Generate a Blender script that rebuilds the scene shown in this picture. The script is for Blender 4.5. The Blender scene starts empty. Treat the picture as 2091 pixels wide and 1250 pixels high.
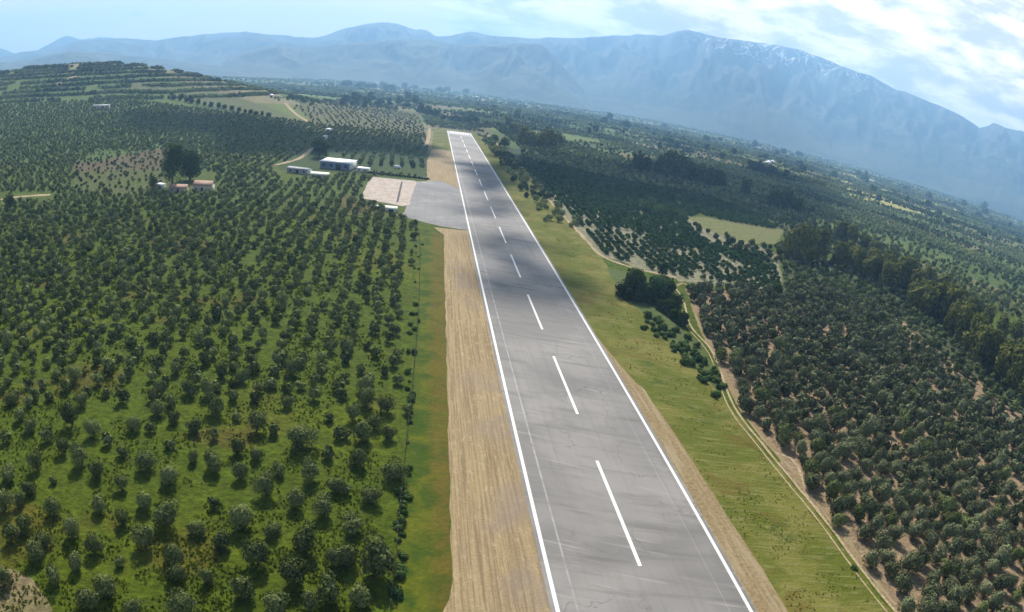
import bpy, math, random
import numpy as np
from mathutils import Matrix, Vector
rng = np.random.default_rng(7); random.seed(7)
R = math.radians
scene = bpy.context.scene
# ------------------------------------------------------------------ camera (wide action-camera lens on a drone, 65 m up)
F_PX, PITCH, ROLL, AZ, CAM_H, OFF = 1357.6, .3249, .145, .1595, 65.0, 37.33
def cam_rot():
    c, s = math.cos(ROLL), math.sin(ROLL); cp, sp = math.cos(PITCH), math.sin(PITCH); ca, sa = math.cos(AZ), math.sin(AZ)
    def w(cx, cu, cz):
        x = c*cx - s*cu; u = s*cx + c*cu
        y = cz*cp + u*sp; z = -cz*sp + u*cp
        return (x*ca + y*sa, -x*sa + y*ca, z)
    return np.array([w(1, 0, 0), w(0, 1, 0), w(0, 0, 1)]).T
RM = cam_rot()
CAM = np.array([-OFF, 0, CAM_H])
cd = bpy.data.cameras.new('camera'); cam = bpy.data.objects.new('camera', cd)
scene.collection.objects.link(cam); scene.camera = cam
cd.type = 'PANO'; cd.panorama_type = 'FISHEYE_EQUISOLID'
cd.sensor_width = 36; cd.sensor_height = 36*612/1024; cd.sensor_fit = 'HORIZONTAL'
cd.fisheye_lens = 36*F_PX/2091; cd.fisheye_fov = math.pi
cd.clip_start = 1; cd.clip_end = 60000
m = Matrix.Identity(4)
for i in range(3):
    m[i][0] = RM[i, 0]; m[i][1] = RM[i, 1]; m[i][2] = -RM[i, 2]; m[i][3] = CAM[i]
cam.matrix_world = m
# ------------------------------------------------------------------ light
SUN_EL, SUN_AZ = 43.0, -6.0          # azimuth measured from the runway direction (+Y) towards +X
sd = np.array([math.sin(R(SUN_AZ))*math.cos(R(SUN_EL)), math.cos(R(SUN_AZ))*math.cos(R(SUN_EL)), math.sin(R(SUN_EL))])
sl = bpy.data.lights.new('sun', 'SUN'); so = bpy.data.objects.new('sun', sl); scene.collection.objects.link(so)
sl.energy = 5.0; sl.angle = R(0.5); sl.color = (1, .935, .83)
so.rotation_euler = Vector(sd).to_track_quat('Z', 'Y').to_euler()
so.location = (0, 0, 300)
scene.view_settings.view_transform = 'Standard'; scene.view_settings.look = 'None'
scene.view_settings.exposure = 0.62; scene.view_settings.gamma = 1
SCX, SCY = .4655, .0755
world = bpy.data.worlds.new('World'); scene.world = world; world.use_nodes = True

class NT:
    """tiny helper to wire shader nodes"""
    def __init__(s, tree): s.t = tree; s.n = tree.nodes; s.l = tree.links
    def node(s, typ, **kw):
        n = s.n.new(typ)
        for k, v in kw.items():
            if k.startswith('i_'):
                n.inputs[int(k[2:]) if k[2:].isdigit() else k[2:]].default_value = v
            else: setattr(n, k, v)
        return n
    def put(s, sock, v):
        if isinstance(v, bpy.types.NodeSocket): s.l.new(v, sock)
        elif isinstance(v, tuple) and len(v) == 3 and sock.type == 'RGBA': sock.default_value = (*v, 1)
        else: sock.default_value = v
    def math(s, op, a, b=0.0, c=0.0, clamp=False):
        n = s.n.new('ShaderNodeMath'); n.operation = op; n.use_clamp = clamp
        for i, v in enumerate((a, b, c)): s.put(n.inputs[i], v)
        return n.outputs[0]
    def noise(s, vec, scale, detail=3, rough=.55, dist=0.0):
        n = s.n.new('ShaderNodeTexNoise'); s.put(n.inputs['Vector'], vec)
        n.inputs['Scale'].default_value = scale; n.inputs['Detail'].default_value = detail
        n.inputs['Roughness'].default_value = rough; n.inputs['Distortion'].default_value = dist
        return n.outputs['Fac']
    def mapr(s, v, a, b, c=0.0, d=1.0):
        n = s.n.new('ShaderNodeMapRange'); n.interpolation_type = 'SMOOTHSTEP'
        s.put(n.inputs[0], v)
        for i, q in enumerate((a, b, c, d)): s.put(n.inputs[i+1], q)
        return n.outputs[0]
    def mix(s, f, a, b, mode='MIX'):
        n = s.n.new('ShaderNodeMix'); n.data_type = 'RGBA'; n.blend_type = mode
        s.put(n.inputs[0], f); s.put(n.inputs[6], a); s.put(n.inputs[7], b)
        return n.outputs[2]
    def scalev(s, vec, v):
        n = s.n.new('ShaderNodeMapping'); s.put(n.inputs[0], vec); n.inputs['Scale'].default_value = v
        return n.outputs[0]
    def rotv(s, vec, a, v):
        n = s.n.new('ShaderNodeMapping'); n.vector_type = 'TEXTURE'; s.put(n.inputs[0], vec)
        n.inputs['Rotation'].default_value = (0, 0, a); n.inputs['Scale'].default_value = v
        return n.outputs[0]

w = NT(world.node_tree); w.n.clear()
sky = w.node('ShaderNodeTexSky', sky_type='NISHITA', sun_disc=False)
sky.sun_elevation = R(SUN_EL); sky.sun_rotation = R(SUN_AZ); sky.air_density = 1.0; sky.dust_density = 2.2; sky.altitude = 100
geo = w.node('ShaderNodeTexCoord')
sx = w.node('ShaderNodeSeparateXYZ'); w.l.new(geo.outputs['Generated'], sx.inputs[0])
az = w.math('ARCTAN2', sx.outputs[0], sx.outputs[1]); el = w.math('ARCSINE', sx.outputs[2])
cv = w.node('ShaderNodeCombineXYZ'); w.l.new(az, cv.inputs[0]); w.l.new(el, cv.inputs[1])
v1 = w.scalev(cv.outputs[0], (1.0, 3.0, 1.0))
n1 = w.noise(v1, 4.6, 9, .58, .35)
n2 = w.noise(w.scalev(cv.outputs[0], (1.0, 2.2, 1.0)), 15.0, 8, .6, .4)
dens = w.math('ADD', w.math('MULTIPLY', n1, .62), w.math('MULTIPLY', n2, .38))
# more cloud to the right of the runway heading, clear pale sky to the left
cover = w.mapr(az, -.20, .20, -.26, .21)
cover2 = w.math('ADD', cover, w.mapr(el, .02, .17, -.02, .06))
cover3 = w.math('SUBTRACT', cover2, w.math('MULTIPLY', w.mapr(el, .20, .30), w.mapr(az, .55, .8, .1, .22)))
cl = w.math('MULTIPLY', w.mapr(w.math('ADD', dens, cover3), .43, .58), w.mapr(el, .30, .55, 1, .12))
sm = w.math('ADD', w.math('POWER', w.math('ABSOLUTE', w.math('DIVIDE', w.math('ADD', az, SCX), .024)), 2.0), w.math('POWER', w.math('ABSOLUTE', w.math('DIVIDE', w.math('SUBTRACT', el, SCY), .0055)), 2.0))
sm = w.math('ADD', sm, w.math('MULTIPLY', w.math('SUBTRACT', n2, .5), 5.0))
cl = w.math('MAXIMUM', cl, w.mapr(sm, .1, 1.2, .6, 0))
shade = w.noise(w.scalev(cv.outputs[0], (1.0, 3.2, 1.0)), 8.0, 7, .6, .3)
ccol = w.mix(w.mapr(w.math('ADD', w.math('MULTIPLY', shade, .7), w.math('MULTIPLY', n2, .3)), .40, .60), (.60, .62, .70), (1.45, 1.32, 1.25))
bg1 = w.node('ShaderNodeBackground'); w.l.new(w.mix(w.mapr(el, .10, .45, .88, .0), sky.outputs[0], (27.0, 21.5, 18.5)), bg1.inputs[0]); bg1.inputs[1].default_value = .05
bg2 = w.node('ShaderNodeBackground'); w.l.new(ccol, bg2.inputs[0]); bg2.inputs[1].default_value = 1.0
mx = w.node('ShaderNodeMixShader'); w.l.new(w.math('MULTIPLY', cl, .92), mx.inputs[0])
w.l.new(bg1.outputs[0], mx.inputs[1]); w.l.new(bg2.outputs[0], mx.inputs[2])
wo = w.node('ShaderNodeOutputWorld'); w.l.new(mx.outputs[0], wo.inputs[0])

# ------------------------------------------------------------------ terrain function and picture rays
def _h(ix, iy, seed):
    n = (ix.astype(np.int64)*374761393 + iy.astype(np.int64)*668265263 + seed*982451653) & 0xffffffff
    n = ((n ^ (n >> 13))*1274126177) & 0xffffffff
    return ((n ^ (n >> 16)) & 0xffff)/65535.0
def vnoise(x, y, seed=0):
    x = np.asarray(x, float); y = np.asarray(y, float)
    ix = np.floor(x); iy = np.floor(y); fx = x-ix; fy = y-iy
    fx = fx*fx*(3-2*fx); fy = fy*fy*(3-2*fy)
    a = _h(ix, iy, seed); b = _h(ix+1, iy, seed); c = _h(ix, iy+1, seed); d = _h(ix+1, iy+1, seed)
    return (a*(1-fx)+b*fx)*(1-fy)+(c*(1-fx)+d*fx)*fy
def fbm(x, y, oct=4, seed=0):
    s = 0; a = .5; t = 0
    for i in range(oct):
        s = s+a*vnoise(np.asarray(x)*2**i, np.asarray(y)*2**i, seed+i); t += a; a *= .5
    return s/t
def sst(x, a, b):
    t = np.clip((np.asarray(x, float)-a)/(b-a), 0, 1); return t*t*(3-2*t)
def hgt(x, y):
    x = np.asarray(x, float); y = np.asarray(y, float)
    u = np.where(x > -690, (x+690)/250, (x+690)/330); v = (y-1040)/330
    hill = 66*np.exp(-(u*u+v*v)/1.6)
    hill = hill + 12*np.exp(-(((x+380)/260)**2+((y-1000)/190)**2))
    d = np.hypot(x, y)
    roll = 20*(fbm(x/520, y/520, 3, 3)-.5)*sst(d, 600, 1500)
    side = sst(-x, 60, 260)
    far = sst(y, 900, 1500)
    right = sst(x, 90, 500)
    return hill*side + roll*np.maximum(far, np.maximum(side, right))
def ray(px, py):
    X = np.asarray(px, float)-1045.5; U = 625-np.asarray(py, float)
    r = np.hypot(X, U)+1e-9; th = 2*np.arcsin(r/(2*F_PX)); s = np.sin(th)/r
    return RM @ np.array([X*s, U*s, np.cos(th)])
def at(px, py, lift=0.0):
    """ground point seen at a picture position of the 2091x1250 photograph"""
    d = ray(px, py); t = 30.0; prev = t
    while t < 12000:
        p = CAM+d*t
        if p[2] <= float(hgt(p[0], p[1]))+lift:
            lo, hi = prev, t
            for _ in range(18):
                mid = (lo+hi)/2; q = CAM+d*mid
                if q[2] <= float(hgt(q[0], q[1]))+lift: hi = mid
                else: lo = mid
            p = CAM+d*hi; return np.array([p[0], p[1], float(hgt(p[0], p[1]))])
        prev = t; t *= 1.02
    p = CAM+d*6000; return np.array([p[0], p[1], float(hgt(p[0], p[1]))])
def proj(x, y, z):
    d = np.stack([np.asarray(x)-CAM[0], np.asarray(y)-CAM[1], np.asarray(z)-CAM[2]], 0)
    c = RM.T @ d.reshape(3, -1); n = np.linalg.norm(c, axis=0); th = np.arccos(np.clip(c[2]/n, -1, 1))
    rr = 2*F_PX*np.sin(th/2); q = np.hypot(c[0], c[1])+1e-9
    return (1045.5+c[0]/q*rr).reshape(np.shape(x)), (625-c[1]/q*rr).reshape(np.shape(x))
def inpoly(x, y, P):
    x = np.asarray(x); y = np.asarray(y); ins = np.zeros(x.shape, bool); n = len(P)
    for i in range(n):
        x1, y1 = P[i]; x2, y2 = P[(i+1) % n]
        if y1 == y2: continue
        c = ((y1 > y) != (y2 > y)) & (x < (x2-x1)*(y-y1)/(y2-y1)+x1); ins ^= c
    return ins
def world_poly(P): return [tuple(at(*p)[:2]) for p in P]
def azel(px, py):
    d = ray(px, py); return math.atan2(d[0], d[1]), math.asin(d[2])

# ------------------------------------------------------------------ materials
def material(name):
    m = bpy.data.materials.new(name); m.use_nodes = True; t = NT(m.node_tree); t.n.clear()
    out = t.node('ShaderNodeOutputMaterial'); return m, t, out
def principled(t, out, col, rough=.85, bump=None, bd=.3, spec=.3):
    b = t.node('ShaderNodeBsdfPrincipled'); t.put(b.inputs['Base Color'], col); t.put(b.inputs['Roughness'], rough)
    b.inputs['Specular IOR Level'].default_value = spec
    if bump is not None:
        n = t.node('ShaderNodeBump'); t.put(n.inputs['Height'], bump); n.inputs['Distance'].default_value = bd
        t.l.new(n.outputs[0], b.inputs['Normal'])
    t.l.new(b.outputs[0], out.inputs[0]); return b
def objco(t):
    g = t.node('ShaderNodeNewGeometry'); return g.outputs['Position']
def simple(name, col, var=.15, scale=1.0, rough=.8):
    m, t, out = material(name); P = objco(t)
    n = t.noise(P, scale, 4)
    principled(t, out, t.mix(n, tuple(c*(1-var) for c in col), tuple(min(1, c*(1+var)) for c in col)), rough)
    return m

def foliage_mat(name, dark, light, trans=.12):
    m, t, out = material(name)
    a = t.node('ShaderNodeAttribute', attribute_name='tint')
    oi = t.node('ShaderNodeObjectInfo')
    f = t.math('ADD', a.outputs['Fac'], t.math('MULTIPLY', t.math('SUBTRACT', oi.outputs['Random'], .5), .35), clamp=True)
    col = t.mix(f, dark, light)
    d = t.node('ShaderNodeBsdfDiffuse'); t.l.new(col, d.inputs[0])
    tr = t.node('ShaderNodeBsdfTranslucent'); t.l.new(t.mix(1.0, col, (1.0, 1.05, .5), 'MULTIPLY'), tr.inputs[0])
    mxs = t.node('ShaderNodeMixShader'); mxs.inputs[0].default_value = trans
    t.l.new(d.outputs[0], mxs.inputs[1]); t.l.new(tr.outputs[0], mxs.inputs[2]); t.l.new(mxs.outputs[0], out.inputs[0])
    return m
M = {}
M['olive'] = foliage_mat('olive_foliage', (.022, .034, .008), (.245, .285, .105), .08)
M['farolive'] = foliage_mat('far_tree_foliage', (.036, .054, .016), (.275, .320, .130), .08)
M['silver'] = foliage_mat('silver_olive_foliage', (.034, .042, .018), (.260, .285, .150), .08)
M['citrus'] = foliage_mat('citrus_foliage', (.014, .034, .010), (.080, .150, .045))
M['euc'] = foliage_mat('eucalyptus_foliage', (.022, .030, .008), (.200, .210, .055))
M['deep'] = foliage_mat('dark_broadleaf_foliage', (.010, .020, .006), (.070, .110, .028))
M['bright'] = foliage_mat('bright_shrub_foliage', (.035, .070, .020), (.120, .180, .050))
M['cyp'] = foliage_mat('cypress_foliage', (.008, .016, .010), (.025, .045, .022), .1)
M['bark'] = simple('bark', (.10, .075, .05), .3, 6)
M['barkpale'] = simple('pale_bark', (.28, .24, .19), .3, 4)
M['whiteroof'] = simple('white_sheet_roof', (.80, .81, .82), .04, .6, .5)
M['whitewall'] = simple('white_wall', (.62, .62, .60), .10, .8)
M['bluewall'] = simple('blue_grey_sheet_wall', (.14, .20, .32), .15, .7)
M['greyroof'] = simple('grey_sheet_roof', (.30, .31, .32), .2, .5)
M['cream'] = simple('cream_roof', (.66, .67, .55), .06, .8)
M['terracotta'] = simple('old_terracotta_tiles', (.33, .21, .155), .3, 1.2)
M['plaster'] = simple('weathered_plaster', (.48, .45, .36), .2, .9)
M['dark'] = simple('dark_opening', (.02, .022, .025), .2, 2)
M['metal'] = simple('galvanised_metal', (.35, .36, .36), .1, 3, .5)
M['stone'] = simple('rough_stone', (.34, .30, .25), .35, 1.5)
M['paint_white'] = simple('white_vehicle_paint', (.78, .78, .78), .03, 2, .35)
M['tyre'] = simple('rubber', (.02, .02, .02), .2, 4)
M['glass'] = simple('window_glass', (.03, .04, .05), .2, 2, .1)
M['wood'] = simple('grey_fence_wood', (.16, .13, .10), .3, 5)
M['cloud'] = simple('cloud_white', (.85, .85, .86), .03, .01, 1)

# ground: albedo painted per field, cloud shade included in one, broken up with noise
m, t, out = material('field_ground'); M['ground'] = m
P = objco(t)
a = t.node('ShaderNodeAttribute', attribute_name='field')
nf = t.noise(P, .9, 6, .65); nm = t.noise(P, .09, 5, .6, .4); ns = t.noise(P, .32, 4, .6)
gain = t.math('MULTIPLY', t.mapr(nf, .25, .75, .62, 1.35), t.mapr(ns, .25, .75, .75, 1.25))
gm = t.node('ShaderNodeCombineXYZ'); [t.l.new(gain, gm.inputs[i]) for i in range(3)]
c1 = t.mix(1.0, a.outputs['Color'], gm.outputs[0], 'MULTIPLY')
c2 = t.mix(t.mapr(nm, .55, .74, 0, .45), c1, t.mix(1.0, c1, (1.28, 1.06, .85), 'MULTIPLY'))
principled(t, out, c2, .95, t.math('ADD', nf, ns), .5, .1)
# short verge grass
m, t, out = material('verge_grass'); M['verge'] = m
P = objco(t)
n1 = t.noise(t.rotv(P, R(-12), (7, .9, 1)), 1.0, 5, .62, .3); n2 = t.noise(P, .055, 4, .6, .5); n3 = t.noise(P, 1.6, 5, .7)
c = t.mix(t.mapr(n2, .42, .62), (.108, .122, .012), (.195, .180, .040))
c = t.mix(t.mapr(n1, .48, .66, 0, .6), c, (.25, .22, .085))
c = t.mix(t.mapr(t.noise(P, .13, 5, .6, .8), .54, .66, 0, .7), c, (.150, .095, .022))
c = t.mix(t.mapr(t.noise(P, .10, 4, .6, .8), .58, .68, 0, .7), c, (.048, .082, .010))
c = t.mix(t.mapr(n3, .3, .7, .0, .35), c, (.05, .075, .012))
principled(t, out, c, .95, t.math('ADD', n3, n1), .25, .1)
m, t, out = material('lush_grass'); M['lush'] = m
P = objco(t); s = t.node('ShaderNodeSeparateXYZ'); t.l.new(P, s.inputs[0])
n2 = t.noise(P, .16, 5, .6, .6); n3 = t.noise(P, 1.1, 5, .7)
c = t.mix(t.mapr(n2, .35, .65), (.042, .078, .005), (.120, .130, .008))
edge = t.mapr(t.math('ADD', s.outputs[0], t.math('MULTIPLY', n2, 4)), -31.4, -28.0)
c = t.mix(t.math('MULTIPLY', edge, t.mapr(t.noise(P, .35, 5, .65), .35, .6, .25, .8)), c, (.150, .100, .018))
c = t.mix(t.mapr(n3, .3, .7, 0, .4), c, (.025, .048, .006))
principled(t, out, c, .95, n3, .3, .1)
# dry mown straw / gravel strip
m, t, out = material('dry_strip'); M['dry'] = m
P = objco(t)
st = t.noise(t.scalev(P, (2.2, .035, 1)), 1.0, 6, .65, .15); g = t.noise(P, 2.2, 6, .75); b = t.noise(P, .045, 4, .6, .6)
fine = t.noise(t.scalev(P, (1.2, .35, 1)), 1.0, 6, .7)
c = t.mix(t.mapr(st, .36, .62), (.25, .178, .098), (.43, .325, .175))
c = t.mix(t.mapr(g, .35, .70, 0, .6), c, (.20, .150, .085))
c = t.mix(t.mapr(fine, .5, .7, 0, .5), c, (.54, .43, .25))
s = t.node('ShaderNodeSeparateXYZ'); t.l.new(P, s.inputs[0])
c = t.mix(t.math('MULTIPLY', t.mapr(b, .50, .64), t.mapr(s.outputs[0], -27, -21, .05, .55)), c, (.26, .205, .165))
principled(t, out, c, .95, t.math('ADD', g, st), .2, .1)
# pale packed dirt
m, t, out = material('pale_dirt'); M['dirt'] = m
P = objco(t); g = t.noise(P, 1.3, 6, .7); b = t.noise(P, .12, 4, .6)
c = t.mix(t.mapr(g, .35, .7), (.29, .215, .125), (.50, .40, .26)); c = t.mix(t.mapr(b, .5, .7, 0, .6), c, (.22, .16, .08))
principled(t, out, c, .95, g, .1, .1)
m, t, out = material('shoulder_dirt'); M['shoulder'] = m
P = objco(t); g = t.noise(P, 1.3, 6, .7); b = t.noise(t.scalev(P, (1.0, .06, 1)), 1.0, 5, .6)
c = t.mix(t.mapr(g, .35, .7), (.19, .135, .065), (.31, .235, .125)); c = t.mix(t.mapr(b, .45, .65, 0, .7), c, (.33, .27, .165))
principled(t, out, c, .95, g, .1, .1)
# asphalt
def asphalt(name, c0, c1, streak=True):
    m, t, out = material(name); P = objco(t)
    fine = t.noise(P, 4.0, 5, .8); big = t.noise(P, .030, 4, .6, .4)
    c = t.mix(t.mapr(big, .38, .62), c0, c1)
    if streak:
        wv = t.rotv(P, R(-14), (22, 2.6, 1))
        s1 = t.noise(wv, 1.0, 5, .6, .35)
        c = t.mix(t.mapr(s1, .50, .72, 0, .6), c, tuple(v*.62 for v in c0))
        s2 = t.noise(t.rotv(P, R(-19), (15, .9, 1)), 1.0, 3, .5, .2)
        c = t.mix(t.mapr(s2, .58, .74, 0, .4), c, tuple(min(1, v*1.45) for v in c1))
        sp = t.node('ShaderNodeSeparateXYZ'); t.l.new(P, sp.inputs[0])
        # old paint ghost line and tyre-worn lanes
        ghost = t.math('LESS_THAN', t.math('ABSOLUTE', t.math('ADD', sp.outputs[0], t.math('ADD', 11.75, t.math('MULTIPLY', sp.outputs[1], .0015)))), .17)
        c = t.mix(t.math('MULTIPLY', ghost, t.mapr(t.noise(P, .4, 4), .3, .6, .1, .5)), c, (.52, .51, .49))
        ghost2 = t.math('LESS_THAN', t.math('ABSOLUTE', t.math('SUBTRACT', sp.outputs[0], 11.2)), .10)
        c = t.mix(t.math('MULTIPLY', ghost2, .16), c, (.52, .51, .49))
        lane = t.noise(t.scalev(P, (.9, .012, 1)), 1.0, 4, .6)
        c = t.mix(t.mapr(lane, .5, .68, 0, .25), c, tuple(v*.78 for v in c0))
        endp = t.mapr(sp.outputs[1], 800, 835)
        c = t.mix(t.math('MULTIPLY', endp, .6), c, (.50, .49, .47))
    else:
        br = t.node('ShaderNodeTexBrick'); t.l.new(P, br.inputs['Vector']); br.inputs['Scale'].default_value = .1; br.inputs['Mortar Size'].default_value = .012; br.offset = 0
        c = t.mix(t.math('MULTIPLY', br.outputs['Fac'], .35), c, tuple(v*.5 for v in c0))
        stn = t.noise(t.rotv(P, R(20), (9, 2.2, 1)), 1.0, 6, .65, .8)
        c = t.mix(t.mapr(stn, .54, .66, 0, .5), c, tuple(v*.6 for v in c0))
        c = t.mix(t.mapr(t.noise(P, .07, 5, .6, .6), .55, .68, 0, .5), c, (.33, .30, .27))
    # cracks
    ck = t.node('ShaderNodeTexVoronoi', feature='DISTANCE_TO_EDGE'); ck.inputs['Scale'].default_value = .085
    wn = t.node('ShaderNodeTexNoise'); t.l.new(P, wn.inputs['Vector']); wn.inputs['Scale'].default_value = .35
    va = t.node('ShaderNodeVectorMath', operation='MULTIPLY_ADD'); t.l.new(wn.outputs['Color'], va.inputs[0]); va.inputs[1].default_value = (7, 7, 0); t.l.new(P, va.inputs[2]); t.l.new(va.outputs[0], ck.inputs['Vector'])
    c = t.mix(t.math('MULTIPLY', t.math('LESS_THAN', ck.outputs['Distance'], .010), t.mapr(t.noise(P, .06, 3), .45, .6, 0, .45)), c, tuple(v*.45 for v in c0))
    c = t.mix(t.mapr(fine, .3, .7, 0, .22), c, tuple(v*.6 for v in c0))
    principled(t, out, c, .78, fine, .02, .25); return m
M['asphalt'] = asphalt('weathered_runway_asphalt', (.186, .175, .162), (.282, .264, .244))
M['apron'] = asphalt('apron_asphalt', (.150, .148, .148), (.215, .208, .202), False)
m, t, out = material('apron_concrete'); M['concrete'] = m
P = objco(t); g = t.noise(P, .35, 6, .7, .5); b = t.noise(t.scalev(P, (.12, .5, 1)), 1.0, 5, .7, .8)
vo = t.node('ShaderNodeTexVoronoi', feature='DISTANCE_TO_EDGE'); t.l.new(P, vo.inputs['Vector']); vo.inputs['Scale'].default_value = .16
c = t.mix(t.mapr(g, .35, .65), (.34, .27, .215), (.51, .435, .37)); c = t.mix(t.mapr(b, .5, .7, 0, .5), c, (.66, .58, .50))
c = t.mix(t.mapr(vo.outputs['Distance'], 0, .04, .5, 0), c, (.2, .13, .09))
principled(t, out, c, .9, g, .05, .2)
m, t, out = material('worn_white_paint'); M['line'] = m
P = objco(t); g = t.noise(P, 3.0, 6, .75)
principled(t, out, t.mix(t.mapr(g, .55, .8, 0, .6), (.72, .72, .70), (.42, .40, .38)), .6)
# mountains
m, t, out = material('mountain_slopes'); M['mount'] = m
P = objco(t); s = t.node('ShaderNodeSeparateXYZ'); t.l.new(P, s.inputs[0])
n1 = t.noise(P, .0022, 6, .6, .5); n2 = t.noise(t.scalev(P, (1, 1, .35)), .010, 6, .65, .3)
c = t.mix(t.mapr(n1, .4, .6), (.022, .036, .022), (.085, .090, .055))
c = t.mix(t.mapr(n2, .54, .66, 0, .7), c, (.11, .105, .085))
c = t.mix(t.mapr(s.outputs[2], 500, 900, 0, .6), c, (.10, .098, .095))
an = t.math('ARCTAN2', s.outputs[0], s.outputs[1])
win = t.math('MULTIPLY', t.mapr(an, .33, .40), t.mapr(an, .60, .66, 1, 0))
sn = t.math('MULTIPLY', win, t.math('MULTIPLY', t.mapr(s.outputs[2], 760, 930), t.mapr(t.noise(t.scalev(P, (1, 1, .5)), .010, 5, .7, 1.2), .555, .59)))
c = t.mix(sn, c, (.85, .87, .9))
principled(t, out, c, .95)

# ------------------------------------------------------------------ object helpers
C = scene.collection
def mesh_np(name, verts, faces_quads=None, tris=None, smooth=False):
    me = bpy.data.meshes.new(name); verts = np.asarray(verts, np.float32)
    nq = 0 if faces_quads is None else len(faces_quads); nt = 0 if tris is None else len(tris)
    me.vertices.add(len(verts)); me.vertices.foreach_set('co', verts.ravel())
    loops = []
    if nq: loops.append(np.asarray(faces_quads, np.int32).ravel())
    if nt: loops.append(np.asarray(tris, np.int32).ravel())
    loops = np.concatenate(loops); me.loops.add(len(loops)); me.loops.foreach_set('vertex_index', loops)
    me.polygons.add(nq+nt)
    starts = np.concatenate([np.arange(nq)*4, nq*4+np.arange(nt)*3]).astype(np.int32)
    me.polygons.foreach_set('loop_start', starts)
    if smooth: me.polygons.foreach_set('use_smooth', np.ones(nq+nt, bool))
    me.update(calc_edges=True); return me
def add_tint(me, vals):
    a = me.attributes.new('tint', 'FLOAT', 'FACE'); a.data.foreach_set('value', np.asarray(vals, np.float32))
def link(name, me, mat, parent=None, loc=None):
    o = bpy.data.objects.new(name, me); C.objects.link(o)
    if mat and not me.materials: me.materials.append(mat)
    if parent: o.parent = parent
    if loc is not None: o.location = loc
    return o
def tag(o, label=None, cat=None, group=None, kind=None):
    if label: o['label'] = label
    if cat: o['category'] = cat
    if group: o['group'] = group
    if kind: o['kind'] = kind
    return o
def empty(name, loc, rz=0):
    o = bpy.data.objects.new(name, None); C.objects.link(o); o.location = loc; o.rotation_euler = (0, 0, rz)
    o.empty_display_size = .5; return o
class MB:
    def __init__(s): s.v = []; s.q = []; s.t = []
    def hexa(s, P):
        b = len(s.v); s.v += [tuple(p) for p in P]
        for f in ((0, 3, 2, 1), (4, 5, 6, 7), (0, 1, 5, 4), (1, 2, 6, 5), (2, 3, 7, 6), (3, 0, 4, 7)): s.q.append(tuple(b+i for i in f))
    def box(s, x0, x1, y0, y1, z0, z1): s.hexa([(x0, y0, z0), (x1, y0, z0), (x1, y1, z0), (x0, y1, z0), (x0, y0, z1), (x1, y0, z1), (x1, y1, z1), (x0, y1, z1)])
    def tube(s, pts, rad, n=7):
        b = len(s.v)
        for k, (p, r) in enumerate(zip(pts, rad)):
            p = np.array(p, float); q = np.array(pts[min(k+1, len(pts)-1)], float)-np.array(pts[max(k-1, 0)], float); q /= np.linalg.norm(q)+1e-9
            a = np.cross(q, (0, 1, .1)); a /= np.linalg.norm(a)+1e-9; c = np.cross(q, a)
            for i in range(n):
                th = 2*math.pi*i/n; s.v.append(tuple(p+r*(math.cos(th)*a+math.sin(th)*c)))
        for k in range(len(pts)-1):
            for i in range(n):
                j = (i+1) % n; s.q.append((b+k*n+i, b+k*n+j, b+(k+1)*n+j, b+(k+1)*n+i))
        e = b+(len(pts)-1)*n
        for i in range(1, n-1): s.t.append((e, e+i, e+i+1))
    def build(s, name, mat, parent=None, smooth=False):
        return link(name, mesh_np(name, s.v, s.q or None, s.t or None, smooth), mat, parent)

def sheet(name, P, mat, z, dens=6.0, kind='structure'):
    """a sheet laid on the ground inside world outline P, following the ground"""
    P = [tuple(p) for p in P]
    xs = [p[0] for p in P]; ys = [p[1] for p in P]
    flat = max(float(np.max(np.abs(hgt(np.array(xs), np.array(ys))))), 0) < .02
    import bmesh
    bm = bmesh.new(); vs = [bm.verts.new((x, y, 0)) for x, y in P]
    f = bm.faces.new(vs)
    if f.normal.z < 0: f.normal_flip()
    bmesh.ops.triangulate(bm, faces=[f])
    if not flat: bmesh.ops.subdivide_edges(bm, edges=bm.edges[:], cuts=5, use_grid_fill=True)
    me = bpy.data.meshes.new(name); bm.to_mesh(me); bm.free()
    for v in me.vertices: v.co.z = float(hgt(v.co.x, v.co.y))+z
    o = link(name, me, mat); o['kind'] = kind; return o
def ribbon(name, pts, width, mat, z, wob=.25, kind='structure', seed=0, step=3.0):
    pts = np.array(pts, float)[:, :2]
    d = np.r_[0, np.cumsum(np.hypot(*np.diff(pts, axis=0).T))]; n = max(3, int(d[-1]/step)); s = np.linspace(0, d[-1], n)
    x = np.interp(s, d, pts[:, 0]); y = np.interp(s, d, pts[:, 1])
    k = np.ones(5)/5
    if n > 8:
        xp = np.r_[x[:1].repeat(2), x, x[-1:].repeat(2)]; yp = np.r_[y[:1].repeat(2), y, y[-1:].repeat(2)]
        x = np.convolve(xp, k, 'valid'); y = np.convolve(yp, k, 'valid')
    tx = np.gradient(x); ty = np.gradient(y); L = np.hypot(tx, ty)+1e-9; nx, ny = -ty/L, tx/L
    wl = width/2*(1+wob*(vnoise(s/4, s*0, seed)*2-1)); wr = width/2*(1+wob*(vnoise(s/4, s*0+9, seed)*2-1))
    A = np.stack([x+nx*wl, y+ny*wl], 1); B = np.stack([x-nx*wr, y-ny*wr], 1)
    V = np.zeros((2*n, 3)); V[0::2, :2] = A; V[1::2, :2] = B; V[:, 2] = hgt(V[:, 0], V[:, 1])+z
    q = [(2*i, 2*i+1, 2*i+3, 2*i+2) for i in range(n-1)]
    o = link(name, mesh_np(name, V, q), mat); o['kind'] = kind; return o

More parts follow.
